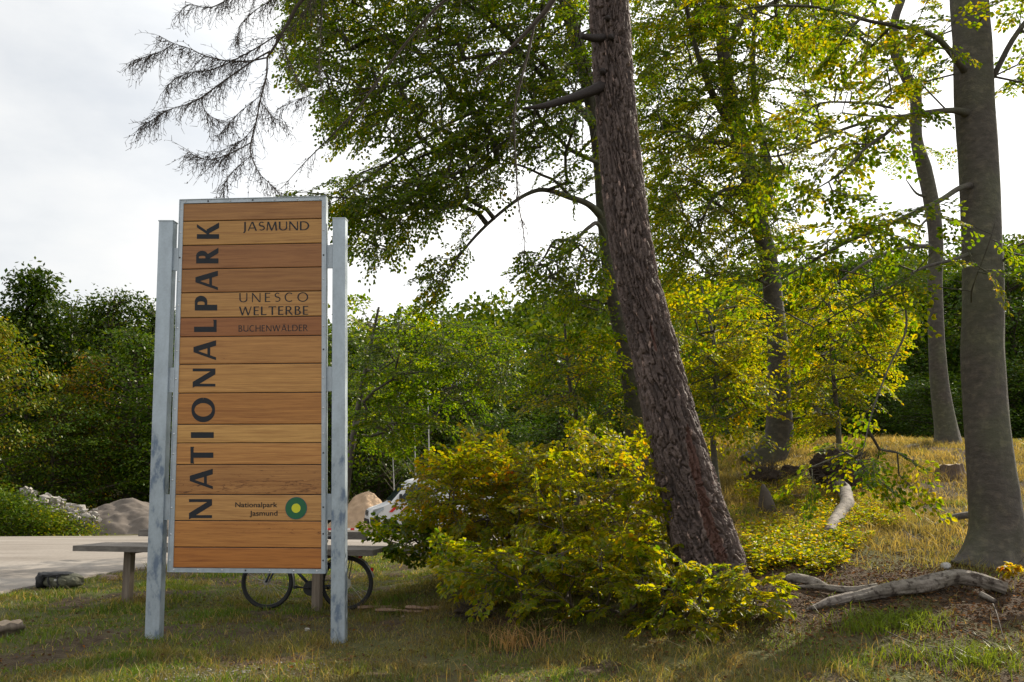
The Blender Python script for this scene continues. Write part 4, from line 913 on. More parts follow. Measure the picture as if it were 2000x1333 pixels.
# ---------------------------------------------------------------- shrubs
def shrub(label, roots, att, weights, size=.45, ls=(.05, .08), seed=1, droop=.12, cat='shrub', name='beech_shrub', tw=.0028, group=None, protos=PROTO_S, tilt=.4):
    base = roots[0]; e = empty(name, base, label, cat, group); sk = Skel()
    for r_ in roots: sk.add(np.array(r_)-np.array([0, 0, .05]), -1)
    sk.grow(att, step=.25, bal=.35, arch=.05, wob=.08)
    A, B, ra, rb = sk.edges(.0035, .45); V, Q = prisms(A, B, ra, rb, 5); mb = MB(); mb.add(V, Q)
    C, D, Nn, G, TA, TB = sprays(np.array([sk.p[i] for i in sk.tip]), np.array(sk.dir), size, ls, droop, tilt, protos)
    gz = terrain(C[:, 0], C[:, 1]); C[:, 2] = np.maximum(C[:, 2], gz+.03)
    V, Q = prisms(TA, TB, tw, tw*.6, 3); mb.add(V, Q)
    n = len(C); ln = rng.uniform(ls[0], ls[1], n)
    leaves(C, D, Nn, ln, ln*rng.uniform(.6, .75, n), mixpal(n, weights, G), 'foliage', M_leaf, e)
    mb.build('stems', M_twig, e, smooth=True); return e
def roots_in(pts): return [ground_at(float(a), float(b_)) for a, b_ in pts]
shrub('yellow and orange beech shrub hiding the rear of the white van', roots_in([(900, 1105), (960, 1110), (860, 1095), (1010, 1115)]),
      np.vstack([thin(fill([(812, 1012), (834, 942), (878, 880), (950, 860), (1010, 885), (1080, 910), (1080, 1080), (980, 1100), (900, 1080), (870, 1040)], 10.8, 13.2, 420), .125)]), [('green', .14), ('lime', .56), ('gold', .26), ('rust', .04)], seed=21)
shrub('low green shrub trailing leftwards over the dark curved log', roots_in([(800, 1060), (760, 1050), (850, 1085)]),
      thin(fill([(735, 1040), (770, 1028), (830, 1015), (870, 1035), (880, 1075), (790, 1085), (750, 1075)], 11.6, 13.2, 80, .05), .15), [('deep', .2), ('green', .45), ('lime', .35)], size=.36, seed=22)
shrub('tall golden green beech shrub pressed against the left of the larch trunk', roots_in([(1130, 1120), (1200, 1120), (1070, 1120), (1260, 1115)]),
      thin(fill([(1040, 900), (1100, 855), (1150, 868), (1240, 862), (1300, 900), (1318, 1060), (1300, 1110), (1150, 1120), (1040, 1110)], 9.9, 12.2, 260), .16), [('green', .14), ('lime', .70), ('gold', .15), ('rust', .01)], seed=23)
shrub('dark green beech shrub spreading low in front of the golden shrubs', roots_in([(1050, 1180), (1120, 1195), (960, 1160), (1220, 1195)]),
      thin(fill([(870, 1085), (960, 1075), (1100, 1060), (1240, 1065), (1330, 1100), (1330, 1190), (1210, 1215), (1080, 1195), (960, 1170), (880, 1130)], 8.9, 10.4, 230, .05), .14), [('green', .2), ('lime', .68), ('gold', .12)], size=.36, seed=24)
shrub('knee high yellow green beech shrub in front of the larch trunk base', roots_in([(1400, 1190), (1330, 1205), (1460, 1180)]),
      thin(fill([(1290, 1120), (1330, 1095), (1420, 1125), (1500, 1130), (1525, 1150), (1480, 1195), (1340, 1230), (1260, 1215)], 8.3, 9.3, 100, .05), .13), [('green', .25), ('lime', .6), ('gold', .15)], size=.32, seed=25)
shrub('orange tinged seedling beside the flared foot of the right beech', roots_in([(1985, 1130), (2010, 1125)]),
      thin(fill([(1960, 1080), (2040, 1070), (2050, 1150), (1975, 1150)], 9.3, 10.0, 6, .03), .14), [('gold', .8), ('rust', .2)], size=.2, seed=27)

# ---------------------------------------------------------------- ground cover, grass, litter
def rosettes(name, poly, n, palw, h=(.01, .15), ls=(.03, .06), k=7):
    a = np.array(poly, float); q = rng.uniform(a.min(0), a.max(0), (n*3, 2)); q = q[in_poly(q[:, 0], q[:, 1], poly)][:n]
    g = ground_at(q[:, 0], q[:, 1]); g = g[~np.isnan(g[:, 0])]
    dens = fbm(g[:, 0]*1.6, g[:, 1]*1.6, 31); g = g[dens > .40+.16*rng.random(len(g))]
    m_ = len(g); hh = rng.uniform(*h, m_)
    C = np.repeat(g+np.stack([rng.normal(0, .03, m_), rng.normal(0, .03, m_), hh], -1), k, 0); ang = rng.uniform(0, 2*np.pi, m_*k)
    D = np.stack([np.cos(ang), np.sin(ang), rng.uniform(-.35, .35, m_*k)], -1); C = C+D*rng.uniform(.0, .05, (m_*k, 1))+rng.normal(0, .012, (m_*k, 3)); Nn = np.array([0, 0, 1.])+rng.normal(0, .4, (m_*k, 3))
    ln = rng.uniform(*ls, m_*k); col = mixpal(m_*k, palw, np.repeat(np.arange(m_), k))
    o = leaves(C, D, Nn, ln, ln*.68, col, name, M_leaf, None); return o
gc_ = rosettes('ground_cover', [(1430, 960), (1500, 930), (1600, 950), (1700, 985), (1790, 1010), (1700, 1060), (1640, 1110), (1560, 1150), (1480, 1130), (1440, 1020)], 5200, [('lime', .55), ('gold', .12), ('green', .33)])
tagp(gc_, 'yellow green leafy ground cover on the bank right of the larch', 'ground cover', kind='stuff')
def pxy(x, y, z): return px_of(np.stack([x, y, z], -1))
def make_grass(name, n, r0, r1, pw, hfun, cfun, keep, wid=.0035, label='', cat='grass'):
    ang = R(90)+rng.uniform(R(-46), R(46), n); r_ = (r0**pw+(r1**pw-r0**pw)*rng.random(n))**(1/pw)
    x, y = r_*np.cos(ang), r_*np.sin(ang); z = terrain(x, y); k = keep(x, y, z)
    x, y, z, r_ = x[k], y[k], z[k], r_[k]; h = hfun(x, y, z); n = len(x)
    a = rng.uniform(0, 2*np.pi, n); b0 = np.stack([x, y, z-.01], -1); wd = wid*(.6+r_/11)*rng.uniform(.7, 1.3, n)
    face = np.stack([np.cos(a), np.sin(a), a*0], -1); lean = rng.normal(0, .38, (n, 2)); hh = h*rng.uniform(.55, 1.25, n)
    ld = np.concatenate([lean, np.ones((n, 1))], 1)
    m1 = b0+ld*np.array([.7, .7, 1])*(hh*.5)[:, None]; tp_ = b0+ld*np.array([1.7, 1.7, 1])*(hh)[:, None]*np.array([1, 1, .95])
    s_ = face*wd[:, None]
    V = np.stack([b0-s_, b0+s_, m1+s_*.75, m1-s_*.75, tp_], 1); i = np.arange(n)*5
    Q = np.stack([i, i+1, i+2, i+3], -1); T = np.stack([i+3, i+2, i+4], -1)
    c = cfun(x, y, z)*rng.uniform(.75, 1.65, (n, 1)); o = npmesh(name, V, Q, T, col=np.vstack([c, c]), mat=M_grass)
    tagp(o, label, cat, kind='stuff'); return o
def gkeep(x, y, z): return ~on_road(x, y) & (rng.random(len(x)) > soil(x, y)*.93) & (fbm(x*2.3, y*2.3, 17, 3) > .27+.12*rng.random(len(x))) & (np.hypot(x-2.3, y-10.1) > .45)
Tan = np.array([.25, .205, .10]); Olive = np.array([.135, .14, .045]); Green = np.array([.075, .125, .022]); Lush = np.array([.085, .155, .02]); Brown = np.array([.15, .105, .055])
def gcol(x, y, z):
    n1_, n2_ = fbm(x*.8, y*.8, 41), fbm(x*3.1, y*3.1, 43, 3); left = sst(1.5, -4, x)
    t_ = np.clip(sst(.36, .62, n1_+.25*(n2_-.5)+.10*(1-left)-.06*left), 0, 1)[:, None]
    c = Green*(1-t_)+Olive*t_; bank = sst(.45, 1.0, z)[:, None]; c = c*(1-bank*.75)+Tan*bank*.6
    br = (sst(.55, .7, n2_)*.6)[:, None]; c = c*(1-br)+Brown*br
    lush = (sst(.60, .68, fbm(x*1.3, y*1.3, 55))*.7)[:, None]; c = c*(1-lush)+Lush*lush
    d = (rng.random((len(x), 1)) < .16); return np.where(d, Tan, c)
make_grass('grass', 430000, 6.2, 30, 1.0, lambda x, y, z: .03+.20*fbm(x*1.9, y*1.9, 61)**2.4+.05*sst(.5, 1, z), gcol, gkeep, .0030, 'short green and straw coloured grass round the board and bench')
def tkeep(x, y, z):
    b_ = sst(.5, .9, z)*sst(1.2, 2.6, x-.0*y); band = np.exp(-((y-10.6)/1.0)**2)*sst(-2.6, -1.6, x)*sst(1.6, .2, x)*.9; fr_ = np.exp(-((y-7.6)/.8)**2)*sst(-3.2, -2.0, x)*.6*(fbm(x*1.5, y*1.5, 72) > .52)
    return ~on_road(x, y) & (rng.random(len(x)) < (b_*(fbm(x*.9, y*.9, 71) > .36)+band+fr_)*(1-soil(x, y))) & (np.hypot(x-2.3, y-10.1) > .4)
def tcol(x, y, z):
    t_ = fbm(x*1.1, y*1.1, 77)[:, None]; c = np.array([.24, .185, .085])*t_*1.5+np.array([.13, .13, .045])*(1-t_); return c*np.where(z < .3, .6, 1)[:, None]*(.45+.75*sst(.35, .6, fbm(x*1.7, y*1.7, 78, 3)))[:, None]*np.array([.98, .93, .95])
make_grass('tall_grass', 90000, 6.8, 27, 1.3, lambda x, y, z: .13+.22*fbm(x*.7, y*.7, 81), tcol, tkeep, .0019, 'tall dry golden grass on the bank and at the shrub edge')
# lush tufts
def tuft(px, py, label, n=90, rad=.22, h=.16, col_=Lush):
    g = ground_at(float(px), float(py)); n_ = n; a = rng.uniform(0, 2*np.pi, n_); r_ = rad*np.sqrt(rng.random(n_))*rng.uniform(.3, 1.4, n_)
    x, y = g[0]+r_*np.cos(a)*1.6, g[1]+r_*np.sin(a); z = terrain(x, y); b0 = np.stack([x, y, z-.01], -1); hh = h*rng.uniform(.6, 1.2, n_); ang = rng.uniform(0, 2*np.pi, n_); s_ = np.stack([np.cos(ang), np.sin(ang), 0*a], -1)*.0045
    ld = np.concatenate([rng.normal(0, .42, (n_, 2)), np.ones((n_, 1))], 1); m1 = b0+ld*np.array([.7, .7, 1])*(hh*.55)[:, None]; tp_ = b0+ld*np.array([1.9, 1.9, .85])*hh[:, None]
    V = np.stack([b0-s_, b0+s_, m1+s_*.8, m1-s_*.8, tp_], 1); i = np.arange(n_)*5; c = np.tile(col_, (n_, 1))*rng.uniform(.7, 1.6, (n_, 1))*np.array([1.25, 1, 1])
    o = npmesh('grass_tuft', V, np.stack([i, i+1, i+2, i+3], -1), np.stack([i+3, i+2, i+4], -1), col=np.vstack([c, c]), mat=M_grass); tagp(o, label, 'grass tuft', 'bright grass tufts')
tuft(1735, 1225, 'bright green grass tuft just below the pale fallen log', 420, .34, .17); tuft(1690, 1235, 'smaller bright tuft left of the big tuft below the fallen log', 120, .16, .14)
tuft(1905, 1295, 'bright green grass tuft in the bottom right corner', 380, .32, .15); tuft(1770, 1290, 'green grass tuft between the log and the bottom edge', 200, .24, .12)
tuft(1800, 1210, 'slender tuft at the right end of the tufts below the log', 90, .14, .13); tuft(1560, 1130, 'little tuft beside the grey weathered branch', 60, .1, .1)
tuft(350, 1150, 'fresh green tuft beneath the board, left side', 260, .3, .09, Green*1.2); tuft(510, 1172, 'fresh green tuft behind the front wheel of the bicycle', 120, .14, .09, Green*1.2)
tuft(1010, 1270, 'wispy straw tuft near the bottom centre', 120, .3, .3, Tan*.9)
# litter: fallen leaves and chips
M_litter = leaf_mat('dead_leaf', .12, (1.1, 1, .9), .0)
def litter(n):
    x = np.concatenate([rng.normal(4.6, 1.9, n), rng.uniform(-6, 7, n//2), rng.uniform(2, 12, n)]); y = np.concatenate([rng.normal(9.3, 1.2, n), rng.uniform(6.3, 13, n//2), rng.uniform(10, 22, n)]); k = ~on_road(x, y) & (y > 6); x, y = x[k], y[k]; m_ = len(x)
    C = np.stack([x, y, terrain(x, y)+.012+.03*rng.random(m_)*(rng.random(m_) < .3)], -1); a = rng.uniform(0, 2*np.pi, m_); D = np.stack([np.cos(a), np.sin(a), rng.normal(0, .2, m_)], -1)
    cols = np.array([(.13, .07, .035), (.20, .10, .045), (.09, .05, .03), (.30, .19, .10), (.26, .10, .02), (.24, .20, .15)]); c = cols[rng.choice(6, m_, p=[.40, .26, .26, .045, .025, .01])]*rng.uniform(.6, 1.3, (m_, 1)); ln = rng.uniform(.02, .05, m_)
    o = leaves(C, D, np.array([0, 0, 1.])+rng.normal(0, .45, (m_, 3)), ln, ln*.62, c, 'leaf_litter', M_litter, None); tagp(o, 'brown fallen leaves scattered on the bare soil', 'leaf litter', kind='stuff')
litter(9000)
# gravel patch at the bottom of the picture
def gravel(name, px, py, rad, n, label, col_=(.27, .25, .225), sz=(.004, .017)):
    g = ground_at(float(px), float(py)); a = rng.uniform(0, 2*np.pi, n); r_ = rad*rng.random(n)**.6; x, y = g[0]+r_*np.cos(a)*1.5, g[1]+r_*np.sin(a)*.9; z = terrain(x, y)
    o8 = np.array([[1, 0, 0], [-1, 0, 0], [0, 1, 0], [0, -1, 0], [0, 0, .7], [0, 0, -.7]], float); f8 = np.array([[0, 2, 4], [2, 1, 4], [1, 3, 4], [3, 0, 4], [2, 0, 5], [1, 2, 5], [3, 1, 5], [0, 3, 5]])
    s_ = rng.uniform(*sz, (n, 1, 1)); V = np.stack([x, y, z+.004], -1)[:, None]+o8[None]*s_*rng.uniform(.5, 1.2, (n, 6, 1)); T = (np.arange(n)*6)[:, None, None]+f8[None]
    o = npmesh(name, V, None, T, mat=simple('pebble', col_, .9, bump=.2, bscale=8, var=.45)); tagp(o, label, 'gravel', kind='stuff')
gravel('gravel', 345, 1322, .42, 420, 'pale gravel patch showing through the grass at bottom left'); gravel('gravel', 580, 1300, .4, 110, 'thin scatter of pale gravel right of the post foot')

# ---------------------------------------------------------------- stones, logs, stumps
def rock(name, c, r_, label, mat_, cat='stone', sq=(1, 1, .7), seed=0, group=None, sub=3, parent=None, amp=.35):
    bm = bmesh.new(); bmesh.ops.create_icosphere(bm, subdivisions=sub, radius=1)
    V = np.array([v.co[:] for v in bm.verts]); T = np.array([[v.index for v in f.verts] for f in bm.faces]); bm.free()
    d = 1+amp*2*(fbm(V[:, 0]*1.3+seed*3.1+9, V[:, 1]*1.3+V[:, 2]*1.7+seed+9, 5, 4)-.5); ch = np.round(V*1.3)/1.3; V = V*d[:, None]*.8+ch*.2*1.0
    V = V*np.array(sq)*r_+np.array(c); o = npmesh(name, V, None, T, mat=mat_, parent=parent, smooth=sub > 3)
    if parent is None: tagp(o, label, cat, group)
    return o
M_stone = simple('pale_stone', (.42, .41, .39), .85, bump=.4, bscale=9); M_rub = simple('rubble_stone', (.36, .335, .31), .9, bump=.5, bscale=4, var=.4)
g = ground_at(1848., 1112.); rock('stone', g+[0, 0, .03], .06, 'angular pale grey stone beside the foot of the right beech', M_stone, seed=2)
g = ground_at(215., 1132.); rock('stone', g+[0, 0, 0], .17, 'flat brown stone sunk in the grass right of the bag', simple('brown_stone', (.17, .12, .09), .9), sq=(1.1, .8, .45), seed=4)
g = ground_at(600., 1232.); rock('stone', g+[0, 0, .01], .03, 'tiny white stone near the right post', M_stone, seed=5)
def gpath(pts, lift):
    out = []
    for (a, b_, l_) in pts:
        g = ground_at(float(a), float(b_)); out.append(g+np.array([0, 0, l_*lift]))
    return np.array(out)
def log(name, label, pts, rad, mat_, cat='log', sides=18, k=8, rough=.12, seed=1, lift=1., cutcol=None, parent=None, z_up=None):
    p = smooth_path(gpath(pts, lift), k); rr = np.interp(np.linspace(0, 1, len(p)), np.linspace(0, 1, len(rad)), rad); mb = MB()
    mb.tube(p, rr, sides, disp=lambda a, b_, c: c*rough*2*(fbm(np.cos(a)*1.4+seed, np.sin(a)*1.4+b_*3.0, seed, 4)-.5)-c*rough*.5*(fbm(np.cos(a)*5+seed, np.sin(a)*5+b_*1.6, seed+3, 3) > .56)); o = mb.build(name, mat_, parent, smooth=True)
    if parent is None: tagp(o, label, cat)
    return o, p
fl = empty('fallen_log', ground_at(1760., 1180.), 'pale barkless fallen log lying bent across the bare soil before the right beech', 'log')
log('log', '', [(1575, 1198, .02), (1625, 1187, .045), (1690, 1176, .07), (1750, 1168, .09), (1810, 1166, .12), (1865, 1158, .15), (1915, 1158, .13), (1966, 1162, .06)], [.012, .05, .066, .078, .092, .088, .084, .07], M_dead, parent=fl, seed=4, rough=.26, sides=36, k=22)
log('fork', '', [(1545, 1150, .02), (1600, 1158, .05), (1660, 1168, .07), (1715, 1170, .11)], [.008, .03, .04, .05], M_dead, parent=fl, seed=6, rough=.4, sides=22, k=14)
log('branch_stub', '', [(1915, 1172, .05), (1945, 1183, .02)], [.03, .022], M_dead, parent=fl, seed=7)
log('weathered_branch', 'grey splintered branch lying left of the pale fallen log', [(1512, 1143, .02), (1550, 1141, .06), (1590, 1148, .05), (1630, 1158, .02)], [.01, .05, .045, .015], M_dead, 'branch', seed=8, rough=.4)
log('curved_log', 'smooth grey curved log half under the green shrub by the bench', [(755, 1092, .02), (778, 1090, .10), (800, 1090, .15), (825, 1094, .12), (848, 1100, .05), (880, 1104, 0)], [.025, .05, .075, .085, .075, .05], M_beech, seed=9)
log('bent_branch', 'dark bent branch arching out from behind the right beech', [(1824, 1030, .0), (1850, 1026, .08), (1890, 1025, .14), (1940, 1025, .15), (1985, 1022, .12), (2010, 1022, .1)], [.035, .05, .055, .055, .05, .04], M_beech, 'branch', seed=10)
for j, (pts, lb) in enumerate([([(1880, 1235, .02), (1925, 1260, .03), (1960, 1285, .01)], 'thin curved twig at the lower right'), ([(1690, 1215, .01), (1780, 1265, .04), (1870, 1275, .02)], 'long thin dark twig below the bright grass tuft'), ([(1940, 1190, .05), (1948, 1220, .1), (1960, 1252, .02)], 'purple grey twig standing off the soil at the right'), ([(1745, 1085, .02), (1790, 1078, .03)], 'short pale stick beside the soil patch above the log'), ([(690, 1062, .05), (720, 1030, .3), (738, 1012, .42)], 'bare dark twig sticking up in front of the sand')]):
    log('twig', lb, pts, [.008, .007, .004], M_twig, 'twig', 5, 8, .1, 20+j)
g0 = ground_at(790., 1196.); fw = empty('bark_slab', g0, 'flat reddish slab of rotten wood lying in the grass right of the bicycle', 'wood slab')
for j, (a, b_, w_, h_) in enumerate(((745, 1192, .30, .03), (800, 1197, .42, .035), (838, 1192, .28, .03))):
    g = ground_at(float(a), float(b_)); V, Q, T = tube_arrays(np.stack([np.linspace(-w_, w_, 14), .05*np.sin(np.linspace(0, 5, 14)+j), 0*np.linspace(0, 1, 14)], -1)+g+[0, 0, .02], np.linspace(.05, .07, 14)*(1+.3*np.sin(np.arange(14))), 9)
    V[:, 2] = g[2]+.02+(V[:, 2]-g[2]-.02)*.35; npmesh('slab', V, Q, T, mat=grain_wood('rotten_wood', (.13, .07, .045), (.34, .23, .16)), parent=fw)
M_dirt = simple('root_soil', (.045, .03, .022), .95, bump=1, bscale=14, var=.5)
def root_clump(px, py, rw, rh, label, name='root_clump', n=60, seed=1, depth=.25, spike=.25):
    g = ground_at(float(px), float(py)); e = empty(name, g, label, 'roots'); rock('soil_lump', g+[0, 0, rh*.8], 1, '', M_dirt, sq=(rw, depth, rh), seed=seed, parent=e, sub=4, amp=1.0)
    A, B, ra, rb = [], [], [], []
    for _ in range(n):
        d = nrm(rng.normal(0, 1, 3)*[1, .7, 1]+[0, -.3, .2]); a = g+[0, 0, rh*.8]+d*np.array([rw, depth, rh])*.75; q = a
        for j in range(3):
            d = nrm(d+rng.normal(0, .5, 3)); q2 = q+d*spike*rng.uniform(.2, .5); A.append(q); B.append(q2); ra.append(.012-.003*j); rb.append(.009-.003*j); q = q2
    V, Q = prisms(A, B, ra, rb, 4); npmesh('roots', V, Q, mat=M_twig, parent=e); return e, g
root_clump(925, 1207, .17, .07, 'low dark clump of roots and soil in the grass below the shrubs', 'root_clump', 70, 3, .15, .16)
e, g = root_clump(1645, 968, .44, .42, 'upturned dark root plate with a pale twisting trunk lying downhill', 'uprooted_tree', 260, 5, .24, .38)
p = smooth_path(gpath([(1640, 985, .30), (1650, 985, .22), (1655, 1005, .16), (1640, 1022, .12), (1628, 1038, .10), (1620, 1052, .07)], 1), 8); mb = MB(); mb.tube(p, np.linspace(.125, .075, len(p)), 16, disp=lambda a, b_, c: c*.3*(fbm(a, b_*4, 5, 3)-.5)); mb.build('trunk', M_dead, e, smooth=True)
e, g = root_clump(1492, 950, .30, .17, 'dark mushroom shaped broken stump with roots below the slim beech', 'broken_stump', 110, 7, .2, .26)
g2 = ground_at(1497., 1003.); mb = MB(); mb.tube([g2, g2+[0, 0, .15], g2+[-.02, 0, .32], g2+[-.03, .05, .46]], [.17, .12, .08, .02], 14, disp=lambda a, b_, c: c*.5*(fbm(a*2, b_*4, 3, 3)-.5)); mb.build('stub', M_twig, e, smooth=True)
root_clump(1546, 930, .16, .11, 'small dark root knob at the foot of the slim beech', 'root_clump', 25, 8, .12, .14)
log('stick', 'thin grey stick lying between the broken stump and the root plate', [(1530, 970, .03), (1570, 974, .05), (1612, 972, .04)], [.02, .03, .02], M_dead, 'stick', 8)
def stump(px, py, r_, h, label, top_tilt=0, mat_=None, flare=.5):
    g = ground_at(float(px), float(py)); e = empty('tree_stump', g, label, 'stump'); n = 36; th = np.linspace(0, 2*np.pi, n, endpoint=False); V = []
    for z, k in ((-.08, 1+flare), (.05, 1+flare*.6), (h*.4, 1.12), (h*.8, 1.0), (h, .97)):
        rr = r_*k*(1+.10*np.sin(th*5+px)+.05*np.sin(th*9)); V.append(np.stack([rr*np.cos(th), rr*np.sin(th), z+top_tilt*rr*np.cos(th)*(z/h if z > 0 else 0)+.012*np.sin(th*7)*(z == h)], -1)+g)
    Q = [[i*n+j, i*n+(j+1) % n, (i+1)*n+(j+1) % n, (i+1)*n+j] for i in range(4) for j in range(n)]; npmesh('stump_side', np.vstack(V), Q, mat=mat_ or M_stump, parent=e, smooth=True)
    top = V[-1]; npmesh('cut_top', np.vstack([top, top.mean(0)+[0, 0, .004]]), None, [[j, (j+1) % n, n] for j in range(n)], mat=M_stumptop, parent=e)
stump(1856, 935, .24, .27, 'old sawn stump with spreading roots on the bank left of the right beech', .05)
stump(8, 1238, .17, .11, 'low grey sawn stump in the grass at the bottom left edge', .02, M_greyv, .1)

# ---------------------------------------------------------------- table, bench
def board(mb, a, b_, wd_dir, wd, th_): # a,b end points on top face centre line
    a = np.array(a); b_ = np.array(b_); s_ = np.array(wd_dir)*wd/2; dz = np.array([0, 0, -th_]); q = [a-s_, b_-s_, b_+s_, a+s_]
    V = np.array(q+[x+dz for x in q]); mb.add(V, [[0, 1, 2, 3], [7, 6, 5, 4], [0, 4, 5, 1], [1, 5, 6, 2], [2, 6, 7, 3], [3, 7, 4, 0]])
zt = .80
pl_, pr_ = P(142., 1066., 1.), P(728., 1074., 1.)
def at_z(px, py, z): d = rays(float(px), float(py)); t = (z-HC)/d[2]; return np.array([0, 0, HC])+d*t
pl_, pr_ = at_z(142, 1066, zt), at_z(728, 1075, zt); tx = nrm((pr_-pl_)*[1, 1, 0]); ty = np.array([-tx[1], tx[0], 0])
tb = empty('picnic_table', (pl_+pr_)/2*[1, 1, 0], 'long weathered grey plank table on square posts behind the board', 'table')
for k in range(4):
    mb = MB(); s0 = .09+k*.19; mb2 = mb; board(mb, pl_+ty*s0+tx*(k*.0), pr_+ty*s0-tx*k*.0, ty, .175, .075 if k == 0 else .05); mb.build('plank', M_grey, tb)
for px, py in ((245, 1182), (617, 1195)):
    g = ground_at(float(px), float(py)); mb = MB(); M3 = np.stack([tx, ty, [0, 0, 1]], 1); zz = zt-.078; mb.box([g[0], g[1]+.05, (zz+g[2]-.15)/2], [.055, .055, (zz-g[2]+.15)/2], M3, .006); mb.build('leg', M_greyv, tb)
    mb = MB(); c = np.array([g[0], g[1], 0])+ty*.30; mb.box([c[0], c[1], zt-.052-.04], [.045, .33, .038], M3, .004); mb.build('cross_beam', M_greyv, tb)
bl, br = at_z(272, 1034, .98), at_z(716, 1040, .98); bx = nrm((br-bl)*[1, 1, 0]); by = np.array([-bx[1], bx[0], 0]); bn = empty('plank_fence', (bl+br)/2*[1, 1, 0], 'weathered single rail plank fence running behind the table', 'fence')
mb = MB(); board(mb, bl, br, by, .04, .10); mb.build('rail', M_grey, bn)
for k in (.06, .885):
    c = bl*(1-k)+br*k; mb = MB(); mb.box([c[0]+by[0]*.06, c[1]+by[1]*.06, .42], [.04, .035, .54], np.stack([bx, by, [0, 0, 1]], 1)); mb.build('post', M_greyv, bn)

# ---------------------------------------------------------------- bicycle
M_rub2 = simple('tyre_rubber', (.018, .018, .019), .8); M_rim = simple('rim_black', (.03, .03, .032), .35, .5); M_spk = simple('spoke_steel', (.5, .5, .5), .3, .9); M_frame = simple('frame_blue_grey', (.045, .055, .085), .3, .4); M_blk = simple('black_plastic', (.015, .015, .016), .5)
M_fen = simple('silver_fender', (.5, .5, .5), .3, .7); M_red = simple('red_reflector', (.5, .01, .01), .25); M_hub = simple('hub_alloy', (.35, .34, .33), .35, .8)
fh = P(522., 1137., 11.55); rh_ = P(677., 1138., 11.42); bxa = nrm((rh_-fh)*[1, 1, 0]); wbase = np.linalg.norm((rh_-fh)[:2]); bya = np.array([-bxa[1], bxa[0], 0.]); gz_ = terrain(fh[0], fh[1]); O_ = np.array([fh[0], fh[1], fh[2]-.345])
bike = empty('bicycle', O_+bxa*wbase/2, 'dark trekking bicycle with rear rack parked behind the board and the table leg', 'bicycle')
def bp_(u, z, o=0): return O_+bxa*u*wbase/1.05+np.array([0, 0, z])+bya*o
def circle(u, z, r_, a0=0, a1=360, n=64, o=0):
    th = np.radians(np.linspace(a0, a1, n, endpoint=(a1-a0) < 360)); return np.array([bp_(u+r_*math.cos(t_), z+r_*math.sin(t_), o) for t_ in th])
for u in (0, 1.05):
    we = empty('wheel', bp_(u, .345), None, None); we.parent = bike; we.matrix_parent_inverse = Matrix.Translation(bike.location).inverted()
    def wpart(mb, nm, m_): 
        o = mb.build(nm, m_, None, smooth=nm in ('tyre', 'rim')); o.parent = we; o.matrix_parent_inverse = Matrix.Translation(we.location).inverted(); return o
    wpart(MB().tube(circle(u, .345, .325), .0225, 10, closed=True), 'tyre', M_rub2); wpart(MB().tube(circle(u, .345, .298), .010, 8, closed=True), 'rim', M_rim)
    A, B = [], []
    for k in range(32): a = k/32*2*math.pi; A.append(bp_(u+.025*math.cos(a+.5*(-1)**k), .345+.025*math.sin(a+.5*(-1)**k), .03*(-1)**(k//2))); B.append(bp_(u+.296*math.cos(a), .345+.296*math.sin(a)))
    V, Q = prisms(A, B, .0011, .0011, 4); wpart(MB().add(V, Q), 'spokes', M_spk); wpart(MB().tube([bp_(u, .345, -.05), bp_(u, .345, .05)], .017, 14), 'hub', M_hub)
    if u: wpart(MB().tube([bp_(u, .345, -.055), bp_(u, .345, -.058)], .075, 28), 'brake_disc', M_spk)
    else: wpart(MB().tube([bp_(u, .345, -.04), bp_(u, .345, -.025)], .034, 20), 'dynamo', M_hub)
def bt_(nm, m_, segs, r_, s_=10):
    mb = MB()
    for sg in segs: mb.tube(smooth_path(sg, 6) if len(sg) > 2 else sg, r_, s_)
    return mb.build(nm, m_, bike, smooth=nm not in ('chainring', 'pedal'))
bt_('frame', M_frame, [[bp_(.60, .28), bp_(.17, .70)], [bp_(.60, .28), bp_(.74, .74)], [bp_(.20, .80), bp_(.68, .56)], [bp_(.155, .67), bp_(.215, .86)]], .019)
bt_('rear_stays', M_frame, [[bp_(.60, .28, s_*.03), bp_(1.05, .345, s_*.06)] for s_ in (-1, 1)]+[[bp_(.72, .66, s_*.02), bp_(1.05, .345, s_*.06)] for s_ in (-1, 1)], .009)
bt_('fork', M_frame, [[bp_(.155, .67, s_*.05), bp_(.07, .49, s_*.055), bp_(0, .345, s_*.055)] for s_ in (-1, 1)]+[[bp_(.155, .68, -.06), bp_(.155, .68, .06)]], .013)
bt_('handlebar', M_blk, [[bp_(.22, .86), bp_(.235, 1.02)], [bp_(.32, 1.05, -.30), bp_(.24, 1.06, -.15), bp_(.235, 1.02, 0), bp_(.24, 1.06, .15), bp_(.32, 1.05, .30)]], .013)
bt_('battery', M_blk, [[bp_(.64, .36), bp_(.72, .64)]], .048, 12); bt_('chainring', M_blk, [[bp_(.60, .28, -.055), bp_(.60, .28, -.07)]], .095, 28)
bt_('crank', M_blk, [[bp_(.60, .28, -.08), bp_(.44, .295, -.08)]], .011); bt_('crank', M_blk, [[bp_(.60, .28, .08), bp_(.76, .265, .08)]], .011)
bt_('pedal', M_blk, [[bp_(.43, .30, -.10), bp_(.43, .30, -.17)]], .022, 6); bt_('pedal', M_blk, [[bp_(.77, .265, .10), bp_(.77, .265, .17)]], .022, 6)
bt_('chain', M_blk, [[bp_(.60, .37, -.06), bp_(1.05, .385, -.05)], [bp_(.60, .19, -.06), bp_(1.0, .29, -.05)]], .005, 6)
bt_('seat_post', M_fen, [[bp_(.73, .72), bp_(.785, .89)]], .014)
